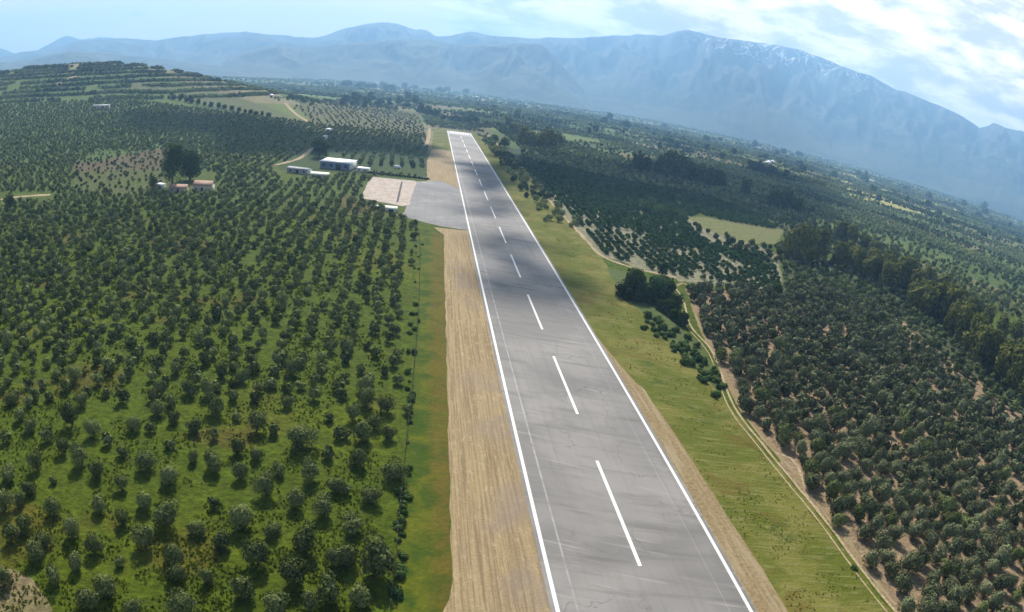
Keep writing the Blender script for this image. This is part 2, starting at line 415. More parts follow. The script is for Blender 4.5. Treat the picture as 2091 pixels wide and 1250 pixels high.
# ------------------------------------------------------------------ ground sheet with field colours
GREEN = (.064, .092, .005)
ZONES = [  # (picture outline, colour) painted in order: soils and grass of the individual fields, one darkened for cloud shade
 ('dry_field_by_farmhouse', [(150, 330), (200, 300), (330, 305), (345, 380), (250, 400), (150, 390)], (.105, .085, .042)),
 ('hill_front', [(0, 250), (0, 330), (200, 330), (330, 300), (520, 320), (620, 300), (640, 265), (250, 222), (100, 222)], (.075, .112, .026)),
 ('terraces', [(0, 170), (0, 245), (120, 222), (260, 215), (420, 215), (640, 262), (560, 235), (420, 185), (250, 150), (170, 145), (60, 158)], (.095, .135, .036)),
 ('pale_ridge_field', [(255, 165), (420, 180), (540, 215), (600, 240), (660, 262), (600, 262), (430, 215), (330, 190), (250, 178)], (.110, .125, .055)),
 ('young_orchard', [(600, 215), (700, 200), (850, 230), (868, 262), (868, 300), (760, 290), (660, 270)], (.115, .115, .050)),
 ('hangar_orchard', [(655, 282), (870, 300), (878, 360), (760, 350), (640, 330)], (.038, .062, .020)),
 ('airfield_end_scrub', [(878, 240), (990, 250), (1010, 300), (960, 270), (905, 262), (880, 262)], (.11, .10, .05)),
 ('apron_side', [(690, 380), (745, 365), (735, 405), (820, 440), (850, 455), (800, 440), (700, 430)], (.120, .085, .030)),
 ('yard', [(560, 335), (650, 300), (880, 345), (880, 366), (760, 362), (735, 400), (600, 372)], (.050, .075, .018)),
 ('near_bare_corner', [(-200, 1400), (-200, 1150), (0, 1150), (60, 1180), (110, 1250), (150, 1400)], (.22, .165, .10)),
 ('shaded_grove_floor', [(1022, 300), (1200, 320), (1560, 380), (1590, 440), (1320, 400), (1100, 375), (1060, 335)], (.040, .062, .030)),  # cloud shade put into the floor colour, besides the shadow cast there
 ('citrus_grove_floor', [(1085, 368), (1320, 400), (1420, 450), (1590, 520), (1600, 600), (1390, 575), (1230, 525), (1116, 403)], (.215, .205, .125)),
 ('sunny_field', [(1660, 365), (1720, 350), (1800, 375), (1900, 410), (1960, 430), (1900, 440), (1800, 420), (1700, 390)], (.330, .310, .095)),
 ('meadow', [(1400, 440), (1470, 448), (1600, 470), (1585, 500), (1500, 492), (1430, 465)], (.150, .155, .055)),
 ('brown_grove_floor', [(1400, 590), (1600, 600), (1700, 590), (1850, 660), (2100, 860), (2300, 1000), (2300, 1500), (1830, 1500), (1830, 1250), (1650, 1018), (1500, 820), (1440, 690)], (.260, .190, .115)),
 ('far_grove_floor', [(1600, 500), (1800, 560), (2091, 700), (2400, 800), (2300, 1000), (2100, 860), (1850, 660), (1700, 590), (1600, 600)], (.070, .082, .035)),
]
def build_ground():
    az = np.r_[np.linspace(-62, 75, 820), np.linspace(80, 293, 60)]
    az = np.radians(az); r = np.r_[0.5, np.geomspace(20, 11800, 760)]
    A, Rr = np.meshgrid(az, r); X = CAM[0]+np.sin(A)*Rr; Y = np.cos(A)*Rr; Z = hgt(X, Y)
    X2, Y2 = X.ravel(), Y.ravel()
    col = np.tile(np.array(GREEN), (len(X2), 1))
    D = np.hypot(X2-CAM[0], Y2)
    # patchwork of the wider plain
    plain = sst(D, 380, 620)
    cellx = np.floor((X2*.94+Y2*.34)/115+2.2*fbm(X2/260, Y2/260, 2, 21)); celly = np.floor((Y2*.94-X2*.34)/170+2.2*fbm(X2/300, Y2/300, 2, 33))
    k = _h(cellx, celly, 5); pal = np.array([(.075, .112, .030), (.100, .135, .036), (.150, .155, .055), (.080, .120, .036), (.160, .140, .070), (.065, .100, .030), (.125, .160, .040), (.210, .185, .100)])
    pc = pal[np.minimum((k*8).astype(int), 7)]
    col = col*(1-plain[:, None])+pc*plain[:, None]
    px, py = proj(X2, Y2, Z.ravel())
    front = (np.abs(np.arctan2(X2-CAM[0], Y2)) < 1.3)
    jx = (fbm(X2/6, Y2/6, 3, 50)-.5)*np.clip(2500/np.maximum(D, 60), 3, 26); jy = (fbm(X2/6, Y2/6, 3, 60)-.5)*np.clip(1500/np.maximum(D, 60), 2, 18)
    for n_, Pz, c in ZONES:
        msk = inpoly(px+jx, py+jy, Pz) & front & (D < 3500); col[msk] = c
    # brown / dry blotches inside the left orchard
    left = front & (X2 < -38) & (D < 420)
    b = fbm(X2/17, Y2/17, 4, 71); b2 = fbm(X2/45, Y2/45, 3, 72)
    t1 = (sst(b, .62, .74)*.45)[:, None]*left[:, None]
    col = col*(1-t1)+np.array((.115, .072, .020))*t1
    t2 = (sst(b2, .50, .66)*.6)[:, None]*left[:, None]
    col = col*(1-t2)+np.array((.092, .118, .005))*t2
    t3 = (sst(D, 230, 380)*.6)[:, None]*left[:, None]
    col = col*(1-t3)+np.array((.072, .104, .020))*t3
    na, nr = len(az), len(r)
    i = np.arange(nr-1)[:, None]*na; j = np.arange(na)[None, :]; jn = (j+1) % na
    q = np.stack([i+j, i+jn, i+na+jn, i+na+j], -1).reshape(-1, 4)[:, ::-1]
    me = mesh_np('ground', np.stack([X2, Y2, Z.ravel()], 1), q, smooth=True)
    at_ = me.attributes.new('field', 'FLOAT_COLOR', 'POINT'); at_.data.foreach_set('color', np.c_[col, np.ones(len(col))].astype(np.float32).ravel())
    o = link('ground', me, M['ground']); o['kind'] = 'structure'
build_ground()

# ------------------------------------------------------------------ runway, markings, strips
HW, L0, L1 = 14.71, -80.0, 866.0
def rect(name, x0, x1, y0, y1, mat, z):
    n = max(1, int(abs(y1-y0)/40)); V = []; q = []
    for i in range(n+1):
        yy = y0+(y1-y0)*i/n; V += [(x0, yy, z), (x1, yy, z)]
    q = [(2*i, 2*i+1, 2*i+3, 2*i+2) for i in range(n)]
    return link(name, mesh_np(name, V, q), mat)
VG = [(15.9, -80)]
path_px = [(997, 277), (1022, 300), (1042, 312), (1062, 335), (1090, 372), (1116.7, 403), (1147, 437), (1197, 490.7), (1227.6, 524), (1262, 580), (1330, 640), (1385, 690), (1440, 760), (1490, 828), (1532, 884), (1565, 925), (1606, 975), (1649, 1025), (1693, 1080), (1754, 1164), (1794, 1218), (1828, 1258)]
pw = world_poly(path_px)
def rag(P, amp=.5, step=4):
    out = []
    for (x0, y0), (x1, y1) in zip(P[:-1], P[1:]):
        n = max(1, int(math.hypot(x1-x0, y1-y0)/step))
        for k in range(n):
            f = k/n; out.append((x0+(x1-x0)*f+(random.random()-.5)*amp, y0+(y1-y0)*f+(random.random()-.5)*amp))
    out.append(P[-1]); return out
sheet('grass_verge', rag([(15.4, 60), (15.4, 870)])+[(15.4, 880)]+rag(pw[:2]+pw[2:]+[(pw[-1][0]-2, 10), (pw[-1][0]-3, -60)], .7)+[(15.4, -60)], M['verge'], .006)
M['scrub'] = simple('scrub_ground', (.060, .085, .012), .5, .5, .95)
sheet('scrub_patch', rag(world_poly([(1238, 548), (1262, 552), (1310, 565), (1362, 590), (1380, 640), (1405, 680), (1440, 715), (1462, 760), (1480, 808), (1440, 775), (1390, 720), (1330, 655), (1270, 600)]), 1.2), M['scrub'], .010)
lg = world_poly([(906, 480), (909, 600), (914, 800), (917, 950), (921, 1100), (926, 1185), (918, 1225), (904, 1250)])
ol = world_poly([(800, 1250), (826, 1000), (842, 800), (852, 600), (850, 458)])
lg2 = rag(lg, .5)
sheet('lush_grass_strip', lg2+[(-38, 30)]+[(-48, 30)]+rag(ol, 1.2)+[lg[0]], M['lush'], .008)
sheet('dry_strip', [(-15.2, -60)]+[(-15.2, y) for y in range(0, 288, 30)]+[(-15.2, 288), (-30.9, 288)]+rag(lg, .35)[::1]+[(-36, 45), (-42, 20), (-42, -60)], M['dry'], .012)
sheet('dry_strip', [(-15.2, 398)]+[(-15.2, 610)]+[(-24, 622), (-33, 612)]+rag([(-34, 600), (-37, 520), (-36, 460), (-35, 398)], .8), M['dry'], .012)
sheet('overrun_grass', rag([(-15.2, 620), (-15.2, 880)], .2)+rag([(-30, 905), (-33, 800), (-34, 624)], 1), M['verge'], .010)
sheet('runway_shoulder', [(15.0, -60), (15.0, 178)]+rag(world_poly([(1251, 727), (1283, 765), (1315, 795), (1391, 904), (1455, 1008), (1535, 1129), (1609, 1250)]), .4)+[(22.5, -60)], M['shoulder'], .014)
rw = rect('runway', -HW-.95, HW+.95, L0, L1, M['asphalt'], .020); rw['kind'] = 'structure'
ap = sheet('apron', [(-15.6, 289), (-15.6, 399)]+world_poly([(900, 369), (846, 371), (838, 395), (826, 432), (818, 441), (870, 455), (905, 463)]), M['apron'], .018)
sheet('old_apron', rag(world_poly([(848, 369.5), (800, 365), (762, 361.5)]), .4)+rag(world_poly([(750, 375), (742, 392), (741, 405), (770, 411), (822, 421), (836, 418), (850, 372)]), .8), M['concrete'], .022)
# painted markings: parts of the runway
def mark(name, x0, x1, y0, y1, z=.024):
    o = rect(name, x0, x1, y0, y1, M['line'], z); o.parent = rw; return o
mark('edge_line', -HW-.30, -HW+.30, L0, L1); mark('edge_line', HW-.30, HW+.30, L0, L1)
y = 73.06-49.78
while y < 815:
    mark('centreline_dash', -.32, .32, y, y+30.95); y += 49.78
for k in range(-4, 4):
    mark('threshold_stripe', k*3.1+.75, k*3.1+2.35, 833, 860)
mark('end_line', -HW+.30, HW-.30, 864.2, 865.2)
# perimeter path ruts
tr = [(1378.5, 587), (1394, 608), (1403.5, 643), (1409, 668), (1426, 685), (1449.6, 708), (1458, 722.6), (1471.6, 756), (1480, 786), (1491.8, 816.7), (1502, 840), (1532, 877), (1565.7, 917), (1606, 967.8), (1649.7, 1018), (1693.4, 1072), (1753.9, 1156), (1794, 1209.7), (1840, 1262)]
tw = np.array([at(*p) for p in tr]); tw = np.r_[tw, [tw[-1]+(tw[-1]-tw[-2])*6]]
ribbon('dirt_track', tw, .65, M['dirt'], .030, .35, seed=1)
ribbon('dirt_track', tw+np.array([-1.7, -.4, 0]), .35, M['dirt'], .030, .45, seed=2)
tb = np.array([at(*p) for p in [(1378, 585), (1400, 575), (1410, 600), (1420, 645), (1440, 690), (1475, 750), (1500, 815), (1545, 880), (1600, 940), (1640, 990), (1700, 1062), (1760, 1150), (1840, 1250)]])
ribbon('path_edge_soil', tb, 1.3, M['shoulder'], .022, .4, seed=3)
pe = np.array([at(*p) for p in [(1389, 568), (1321, 555), (1271, 541), (1227.6, 524), (1197, 491), (1147, 437), (1116.7, 403), (1090, 372), (1062, 335)]])
ribbon('dirt_track', pe, 1.7, M['dirt'], .034, .6, seed=4)
ribbon('dirt_track', np.array([at(*p) for p in [(1022, 301), (1008, 287), (996, 276)]]), 4.0, M['dirt'], .034, .2, seed=5)
ribbon('dirt_track', np.array([at(*p) for p in [(1585, 925), (1610, 930), (1632, 958), (1645, 1000), (1650, 1018)]]), .7, M['dirt'], .036, .4, seed=6)
ribbon('dirt_track', np.array([at(*p) for p in [(871, 297), (876, 280), (877, 262)]]), 3.6, M['dirt'], .034, .2, seed=7)
ribbon('dirt_track', np.array([at(*p) for p in [(636, 253), (620, 243), (604, 233), (592, 222), (582, 210)]]), 5.5, M['dirt'], .15, .2, seed=8)
ribbon('dirt_track', np.array([at(*p) for p in [(560, 338), (590, 331), (612, 324), (628, 312), (640, 300)]]), 3.2, M['dirt'], .12, .3, seed=9)
ribbon('dirt_track', np.array([at(*p) for p in [(118, 172), (135, 163), (155, 156), (170, 150)]]), 7, M['dirt'], .4, .3, seed=10)
ribbon('dirt_track', np.array([at(*p) for p in [(-30, 415), (20, 404), (60, 400), (110, 398)]]), 4, M['dirt'], .1, .4, seed=11)
ribbon('dirt_track', np.array([at(*p) for p in [(706, 377), (722, 379), (742, 380)]]), 1.6, M['dirt'], .05, .3, seed=12)
ribbon('dirt_track', np.array([at(*p) for p in [(1750, 605), (1790, 625), (1830, 655), (1880, 690)]]), 4.0, M['dirt'], .06, .5, seed=13)

# ------------------------------------------------------------------ mountains
M_LINE = [(-150, 130), (0, 118), (40, 106), (90, 100), (130, 93), (160, 84), (200, 80), (260, 77), (320, 82), (345, 78), (400, 72), (450, 67), (500, 65), (540, 69), (600, 74), (640, 77), (670, 70), (700, 58), (740, 50), (780, 45), (810, 47), (850, 60), (870, 60), (890, 74), (920, 73), (960, 64), (1000, 72), (1050, 76), (1100, 79), (1120, 76), (1170, 77), (1240, 73), (1280, 72), (1300, 69), (1350, 71), (1400, 61), (1430, 66), (1470, 76), (1520, 82), (1560, 88), (1620, 98), (1680, 116), (1720, 135), (1780, 155), (1820, 178), (1860, 192), (1900, 208), (1935, 222), (1970, 240), (2000, 262), (2018, 257), (2030, 250), (2050, 258), (2091, 268), (2200, 310)]
N_LINE = [(430, 128), (480, 110), (520, 97), (560, 92), (640, 97), (720, 86), (800, 81), (860, 78), (900, 84), (950, 92), (1010, 89), (1060, 87), (1105, 90), (1125, 106), (1150, 135), (1175, 165), (1200, 190), (1225, 212)]
L_LINE = [(-150, 128), (0, 128), (60, 122), (140, 104), (200, 108), (300, 118), (400, 130), (500, 140), (620, 148)]
F_LINE = [(-40, 85), (0, 98), (30, 108), (60, 112), (95, 93), (115, 82), (135, 72), (150, 76), (165, 81), (200, 77), (215, 75), (240, 79), (300, 90), (400, 110)]
def range_mesh(line, r0, depth_front, depth_back, amp, seed, rough):
    pts = [azel(*p) for p in line]; azs = np.array([p[0] for p in pts]); els = np.array([p[1] for p in pts])
    A = np.linspace(azs[0], azs[-1], 620 if len(line) > 25 else 360)
    E = np.interp(A, azs, els)
    ends = sst(A, azs[0], azs[0]+.03)*(1-sst(A, azs[-1]-.03, azs[-1])) if len(line) < 25 else 1
    H = r0*np.tan(np.maximum(E, -.01))+CAM_H
    H = H + r0*.0011*(fbm(A*120, A*0, 4, seed+9)-.5)*2
    K = 110; fr = np.linspace(0, 1, K); V = np.zeros((K, len(A), 3))
    for k, f in enumerate(fr):
        rr = r0-depth_front+(depth_front+depth_back)*f
        s = (rr-r0)/(depth_front if rr < r0 else depth_back)
        prof = np.clip(1-abs(s), 0, 1); prof = prof**1.15*(1.0)
        gul = 1-np.abs(2*fbm(A*r0/rough+.6*fbm(A*30, A*0+rr/900, 2, seed), np.full_like(A, rr/(rough*2.2)), 5, seed)-1)
        e = prof*(1-prof)*4
        z = H*ends*prof*(1+(gul-.75)*amp*e*1.1)
        V[k, :, 0] = CAM[0]+np.sin(A)*rr; V[k, :, 1] = np.cos(A)*rr; V[k, :, 2] = np.minimum(z, (H*ends)*(rr/r0 if s < 0 else 1)) - (3 if k in (0, K-1) else 0)
    n = len(A); i = np.arange(K-1)[:, None]*n; j = np.arange(n-1)[None, :]
    q = np.stack([i+j, i+j+1, i+n+j+1, i+n+j], -1).reshape(-1, 4)
    o = link('mountain_range', mesh_np('mountain_range', V.reshape(-1, 3), q, smooth=True), M['mount']); o['kind'] = 'structure'
range_mesh(M_LINE, 8000, 3000, 1200, 1.0, 11, 420)
range_mesh(N_LINE, 5600, 1300, 900, .9, 23, 330)
range_mesh(L_LINE, 5000, 1100, 900, .9, 29, 330)
range_mesh(F_LINE, 10200, 1200, 800, .8, 37, 500)

# ------------------------------------------------------------------ trees
def crown_quads(n, rx, rz, lobes, leaf, zc, seed, flat=.75, skirt=0):
    """leaf cards spread over several lobes: (n,4,3) corners and (n,) tint"""
    g = np.random.default_rng(seed)
    L = []
    for k in range(lobes):
        a = g.uniform(0, 2*math.pi); q = g.uniform(.2, .68)
        L.append((math.cos(a)*q*rx, math.sin(a)*q*rx, zc+g.uniform(-.45, .55)*rz, g.uniform(.38, .60)))
    L.append((0, 0, zc, .72))
    for k in range(skirt): L.append((math.cos(k*6.28/skirt)*.52*rx, math.sin(k*6.28/skirt)*.52*rx, zc-.60*rz, .46))
    L = np.array(L)
    w_ = L[:, 3]**2; idx = g.choice(len(L), n, p=w_/w_.sum())
    d = g.normal(size=(n, 3)); d /= np.linalg.norm(d, axis=1)[:, None]
    rad = g.uniform(.72, 1.08, n)**.8
    c = L[idx, :3]+d*rad[:, None]*L[idx, 3][:, None]*np.array([rx, rx, rz*flat])
    whole = c-np.array([0, 0, zc]); whole /= np.linalg.norm(whole, axis=1)[:, None]+1e-6
    nrm = d*.8+whole*.85+g.normal(size=(n, 3))*.34; nrm /= np.linalg.norm(nrm, axis=1)[:, None]
    u = np.cross(nrm, g.normal(size=(n, 3))); u /= np.linalg.norm(u, axis=1)[:, None]; v = np.cross(nrm, u)
    s = leaf*g.uniform(.6, 1.35, n)[:, None]
    Q = np.stack([c-u*s-v*s*.7, c+u*s*.8-v*s, c+u*s+v*s*.7, c-u*s*.7+v*s], 1)
    hfrac = (c[:, 2]-(zc-rz))/(2*rz)
    tint = np.clip(g.uniform(.15, .85, n)*.8+g.normal(size=n)*.05+.15*g.choice([0, 1], n)[0], 0, 1)
    lobe_t = g.uniform(-.15, .15, len(L)); tint = np.clip(tint+lobe_t[idx], 0, 1)
    return Q, tint
def trunk_mb(h, r, seed, limbs=4, spread=.9):
    g = random.Random(seed); mb = MB()
    mb.tube([(0, 0, -.15), (g.uniform(-.1, .1)*h*.3, g.uniform(-.1, .1)*h*.3, h*.5), (g.uniform(-.15, .15)*h*.4, g.uniform(-.15, .15)*h*.4, h)], [r*1.35, r, r*.7])
    for k in range(limbs):
        a = 2*math.pi*k/limbs+g.uniform(-.4, .4)
        mb.tube([(0, 0, h*.75), (math.cos(a)*spread*.5, math.sin(a)*spread*.5, h*1.15), (math.cos(a)*spread, math.sin(a)*spread, h*1.15+spread*.9)], [r*.6, r*.42, r*.2], 5)
    return mb
def quads_mesh(name, Q, tint):
    n = len(Q); me = mesh_np(name, Q.reshape(-1, 3), np.arange(4*n).reshape(-1, 4)); add_tint(me, tint); return me
# unit olive templates: crown diameter about 3.4 m, tree about 3.6 m
def olive_template(k, n, leaf):
    g = np.random.default_rng(100+k)
    return crown_quads(n, 1.75+g.uniform(-.15, .15), 1.50+g.uniform(-.1, .35), int(g.integers(7, 12)), leaf, 1.38, 200+k, 1.0)
OL_HI = [olive_template(k, 1500, .105) for k in range(7)]
OL_MID = [olive_template(k, 230, .27) for k in range(7)]
OL_LO = [olive_template(k, 42, .60) for k in range(7)]
crown_meshes = [quads_mesh('olive_crown', *OL_HI[k]) for k in range(7)]
for me in crown_meshes: me.materials.append(M['olive'])
silver_meshes = []
for k in range(4):
    me = quads_mesh('olive_crown', *OL_HI[k]); me.materials.append(M['silver']); silver_meshes.append(me)
trunk_meshes = []
for k in range(3):
    mb = trunk_mb(.7, .16, k, 4, .7); me = mesh_np('trunk', mb.v, mb.q, mb.t); me.materials.append(M['bark']); trunk_meshes.append(me)

def tree_thing(name, x, y, crown, trunk, sc, label, cat, group=None, rz=None, szz=1.0):
    r = empty(name, (x, y, float(hgt(x, y))), rng.uniform(0, 6.28) if rz is None else rz); r.scale = (sc*random.uniform(.88, 1.12), sc*random.uniform(.88, 1.12), sc*szz)
    c = bpy.data.objects.new('crown', crown); C.objects.link(c); c.parent = r
    t_ = bpy.data.objects.new('trunk', trunk); C.objects.link(t_); t_.parent = r
    tag(r, label, cat, group); return r
def merged(name, P, sc, tmpl, tint_off, mat, label, cat, zs=None):
    """one object holding very many trees"""
    P = np.asarray(P); k = rng.integers(0, len(tmpl), len(P)); VV = []; TT = []
    a = rng.uniform(0, 2*math.pi, len(P))
    zs = np.ones(len(P)) if zs is None else zs
    for j in range(len(tmpl)):
        s = k == j
        if not s.any(): continue
        Q, tn = tmpl[j]; ca, sa = np.cos(a[s])[:, None, None], np.sin(a[s])[:, None, None]
        x = Q[None, :, :, 0]*ca-Q[None, :, :, 1]*sa; y_ = Q[None, :, :, 0]*sa+Q[None, :, :, 1]*ca; z = np.broadcast_to(Q[None, :, :, 2], x.shape)
        S = sc[s][:, None, None]
        V = np.stack([x*S+P[s, 0][:, None, None], y_*S+P[s, 1][:, None, None], z*S*zs[s][:, None, None]+P[s, 2][:, None, None]], -1)
        VV.append(V.reshape(-1, 3)); TT.append(np.clip(tn[None, :]+tint_off[s][:, None], 0, 1).ravel())
    V = np.concatenate(VV); n = len(V)//4
    me = mesh_np(name, V, np.arange(4*n).reshape(-1, 4)); add_tint(me, np.concatenate(TT))
    o = link(name, me, mat); tag(o, label, cat, kind='stuff'); return o
def grid(x0, x1, y0, y1, sx_, sy_, ang, jit, hexa=True, drop=.04):
    c, s = math.cos(ang), math.sin(ang); R_ = math.hypot(x1-x0, y1-y0)/2+10; cx, cy = (x0+x1)/2, (y0+y1)/2
    u = np.arange(-R_, R_, sx_); v = np.arange(-R_, R_, sy_); U, V_ = np.meshgrid(u, v)
    if hexa: U = U+(np.arange(len(v)) % 2)[:, None]*sx_/2
    U = U+rng.normal(0, jit, U.shape); V_ = V_+rng.normal(0, jit, U.shape)
    X = cx+U*c-V_*s; Y = cy+U*s+V_*c; X, Y = X.ravel(), Y.ravel()
    k = (X > x0) & (X < x1) & (Y > y0) & (Y < y1) & (rng.random(len(X)) > drop)
    return X[k], Y[k]
def infr(px, py, m_=60): return (px > -m_) & (px < 2091+m_) & (py > -m_) & (py < 1250+m_)

# --- left orchard: the nearest trees measured one by one (x, lowest dark point, width in 2.976x picture crops)
NEAR_A = [(40,240,80),(190,170,90),(120,100,80),(295,230,80),(440,150,130),(390,310,90),(230,410,100),(500,385,110),(600,450,95),(575,200,100),(650,255,80),(745,320,70),(810,165,90),(920,170,70),(950,75,110),(1060,120,90),(1190,175,90),(1310,215,70),(1035,270,70),(890,410,130),(740,530,90),(1040,485,120),(1180,350,85),(880,640,120),(1020,745,150),(600,665,110),(760,740,90),(890,870,140),(580,915,120),(440,820,110),(730,985,70),(1060,985,140),(1190,800,110),(1350,890,140),(1440,310,100),(1560,180,120),(1560,345,90),(1300,425,130),(1460,470,110),(1615,565,120),(1310,625,75),(1480,760,170),(1670,800,110),(1790,645,130),(1705,430,90),(1830,270,160),(1665,190,80),(1990,330,80),(1895,480,120),(1970,690,120),(1855,910,160),(1570,990,180),(1790,1120,170),(1990,1210,160),(1260,1090,90),(1480,1200,160),(1680,1270,160),(820,1280,120),(1110,1290,160),(640,1170,150),(540,1250,160),(340,1100,110),(470,1020,110),(230,970,140),(260,880,120),(160,780,100),(70,850,120),(30,1110,130),(2050,540,110),(2060,210,80),(2060,990,120),(40,650,120),(130,620,90),(330,480,50),(1080,1080,120),(1890,1270,120),(2000,100,60),(1440,95,60),(1320,70,110),(60,470,110),(180,560,100),(330,680,110),(-60,420,110),(-40,980,130)]
NEAR_B = [(60,100,90),(15,210,60),(190,160,110),(270,60,110),(135,240,130),(90,385,120),(20,545,60),(270,220,90),(310,475,160),(160,610,120),(70,790,130),(200,1070,230),(40,990,130),(120,1250,160),(390,60,60)]
near = []
for arr, ox in ((NEAR_A, 0), (NEAR_B, 700)):
    for (zx, zy, zw) in arr:
        px, py, wpx = ox+zx/2.976, 830+(zy-.22*zw)/2.976, zw/2.976
        p = at(px, py); dist = np.linalg.norm(p-CAM); near.append((p[0], p[1], wpx*dist/F_PX*1.32))
near = np.array(near)
cand = []   # x, y, crown diameter, floor: 0 left, 1 right
for x_, y_, d_ in near: cand.append((x_, y_, d_, 0, 0))
LEFT_EXCL = [[(858, 462), (848, 800), (815, 1300), (1200, 1300), (1200, 300), (880, 240), (868, 262), (868, 300), (878, 366), (762, 352), (640, 365), (575, 372), (560, 340), (640, 300), (690, 300), (878, 300), (878, 366), (760, 358), (732, 400), (790, 432)],
 [(150, 335), (200, 305), (330, 310), (335, 385), (250, 398), (150, 390)], [(320, 350), (440, 350), (445, 392), (330, 396)], [(-20, 1290), (-20, 1180), (60, 1190), (120, 1290)], [(-20, 395), (110, 392), (110, 408), (-20, 415)]]
X, Y = grid(-700, -30, 20, 760, 5.4, 4.7, .03, .8, False, .04)
Z = hgt(X, Y); px, py = proj(X, Y, Z)
ok = infr(px, py)
for e in LEFT_EXCL: ok &= ~inpoly(px, py, e)
ok &= ~((py > 832) & (px < 815)) & ~((px > 705) & (px < 815) & (py > 832))
ok &= X < -38.5
gapn = fbm(X/22, Y/22, 3, 91); ok &= ~((gapn > .80))
ok &= hgt(X, Y) < 24
X, Y = X[ok], Y[ok]; D = np.hypot(X-CAM[0], Y)
near_k = D < 150
for a_, b_, nk in zip(X, Y, near_k):
    if nk and np.min(np.hypot(near[:, 0]-a_, near[:, 1]-b_)) < 4.2: continue
    cand.append((a_, b_, float(np.clip(rng.normal(3.45, .55), 2.1, 5.2)), 0, 0))
# --- right grove on bare brown soil
RG = [(1405, 585), (1600, 598), (1690, 588), (1790, 640), (1850, 690), (1960, 790), (2091, 880), (2300, 1000), (2300, 1400), (1880, 1330), (1812, 1210), (1660, 1010), (1600, 925), (1520, 845), (1480, 770), (1452, 700), (1418, 650)]
X, Y = grid(20, 330, 20, 330, 4.6, 4.2, .15, .5, True, .05)
Z = hgt(X, Y); px, py = proj(X, Y, Z)
ok = infr(px, py, 90) & inpoly(px, py, RG)
for a_, b_ in zip(X[ok], Y[ok]): cand.append((a_, b_, float(np.clip(rng.normal(4.85, .6), 3.0, 6.4)), 1, 0))
cand = np.array(cand); D = np.linalg.norm(np.c_[cand[:, 0]-CAM[0], cand[:, 1], np.full(len(cand), 63.)], axis=1)
px, py = proj(cand[:, 0], cand[:, 1], hgt(cand[:, 0], cand[:, 1]))
inview = (px > -15) & (px < 2106) & (py > 0) & (py < 1275)
size = np.where(inview, cand[:, 2]/D, 0)
order = np.argsort(-size); top = set(order[:300].tolist())
for i in sorted(top):
    x_, y_, d_, side, _ = cand[i]; sc = d_/4.25
    if side == 0:
        sil = rng.random() < .0
        lab = 'olive tree with a ragged grey-green crown on the green grass left of the runway'
        grp = 'olive trees on grass left of the runway'
    else:
        sil = rng.random() < .8
        lab = 'rounded olive tree on bare brown soil right of the dirt track'
        grp = 'olive trees on brown soil right of the track'
    me = silver_meshes[rng.integers(4)] if sil else crown_meshes[rng.integers(7)]
    tree_thing('olive_tree', x_, y_, me, trunk_meshes[rng.integers(3)], sc, lab, 'olive tree', grp, szz=rng.uniform(.9, 1.4))
rest = np.array([i for i in range(len(cand)) if i not in top])
cr = cand[rest]; Dr = D[rest]; P = np.c_[cr[:, 0], cr[:, 1], hgt(cr[:, 0], cr[:, 1])]
for side, lab, mt, off in ((0, 'the rest of the dark olive trees filling the grassy grove left of the runway', 'olive', 0.), (1, 'the rest of the grey olive trees filling the brown grove right of the track', 'silver', -.1)):
    for lo, hi, tm in ((0, 330, OL_MID), (330, 5000, OL_LO)):
        s = (cr[:, 3] == side) & (Dr >= lo) & (Dr < hi)
        if s.sum() < 2: continue
        merged('olive_grove', P[s], cr[s, 2]/4.25*(.92 if lo else 1), tm, rng.normal(off+(.14 if lo else 0), .14, s.sum()), M[mt], lab+(' nearby' if hi == 330 else ' farther away'), 'olive grove', rng.uniform(.9, 1.35, s.sum()))

# --- citrus grove in straight rows
def ellq(n, rx, rz, leaf, zc, seed): return crown_quads(n, rx, rz, 4, leaf, zc, seed, .95)
CIT = [ellq(70, 1.35, 1.2, .36, 1.25, 300+k) for k in range(5)]
CIT_LO = [ellq(26, 1.35, 1.2, .62, 1.25, 320+k) for k in range(5)]
CZ = [(1060, 340), (1090, 330), (1300, 375), (1440, 400), (1590, 455), (1585, 470), (1420, 440), (1390, 450), (1450, 500), (1560, 520), (1590, 560), (1590, 598), (1395, 566), (1275, 537), (1235, 520), (1205, 485), (1150, 430), (1122, 398), (1094, 368)]
X, Y = grid(20, 420, 200, 720, 4.2, 3.3, -.03, .22, False, .06)
Z = hgt(X, Y); px, py = proj(X, Y, Z)
ok = inpoly(px, py, CZ) & (fbm(X/14, Y/14, 2, 15) < .72)
X, Y, Z, px, py = X[ok], Y[ok], Z[ok], px[ok], py[ok]; D = np.hypot(X-CAM[0], Y)
od = np.argsort(D); cm = []
for k in range(5):
    me = quads_mesh('citrus_bush', *CIT[k]); me.materials.append(M['citrus']); cm.append(me)
for i in od[:300]:
    o = bpy.data.objects.new('citrus_tree', cm[rng.integers(5)]); C.objects.link(o); o.location = (X[i], Y[i], Z[i]); o.rotation_euler = (0, 0, rng.uniform(0, 6.28))
    s_ = rng.uniform(.85, 1.12); o.scale = (s_, s_, s_*rng.uniform(.9, 1.1))
    tag(o, 'small round dark green tree in the straight rows on pale soil beyond the bushes', 'citrus tree', 'small trees planted in straight rows')
rs = od[300:]
merged('citrus_grove', np.c_[X[rs], Y[rs], Z[rs]], rng.uniform(.85, 1.15, len(rs)), CIT_LO, rng.normal(0, .12, len(rs)), M['citrus'], 'the rest of the small dark green trees in straight rows right of the runway', 'citrus grove')

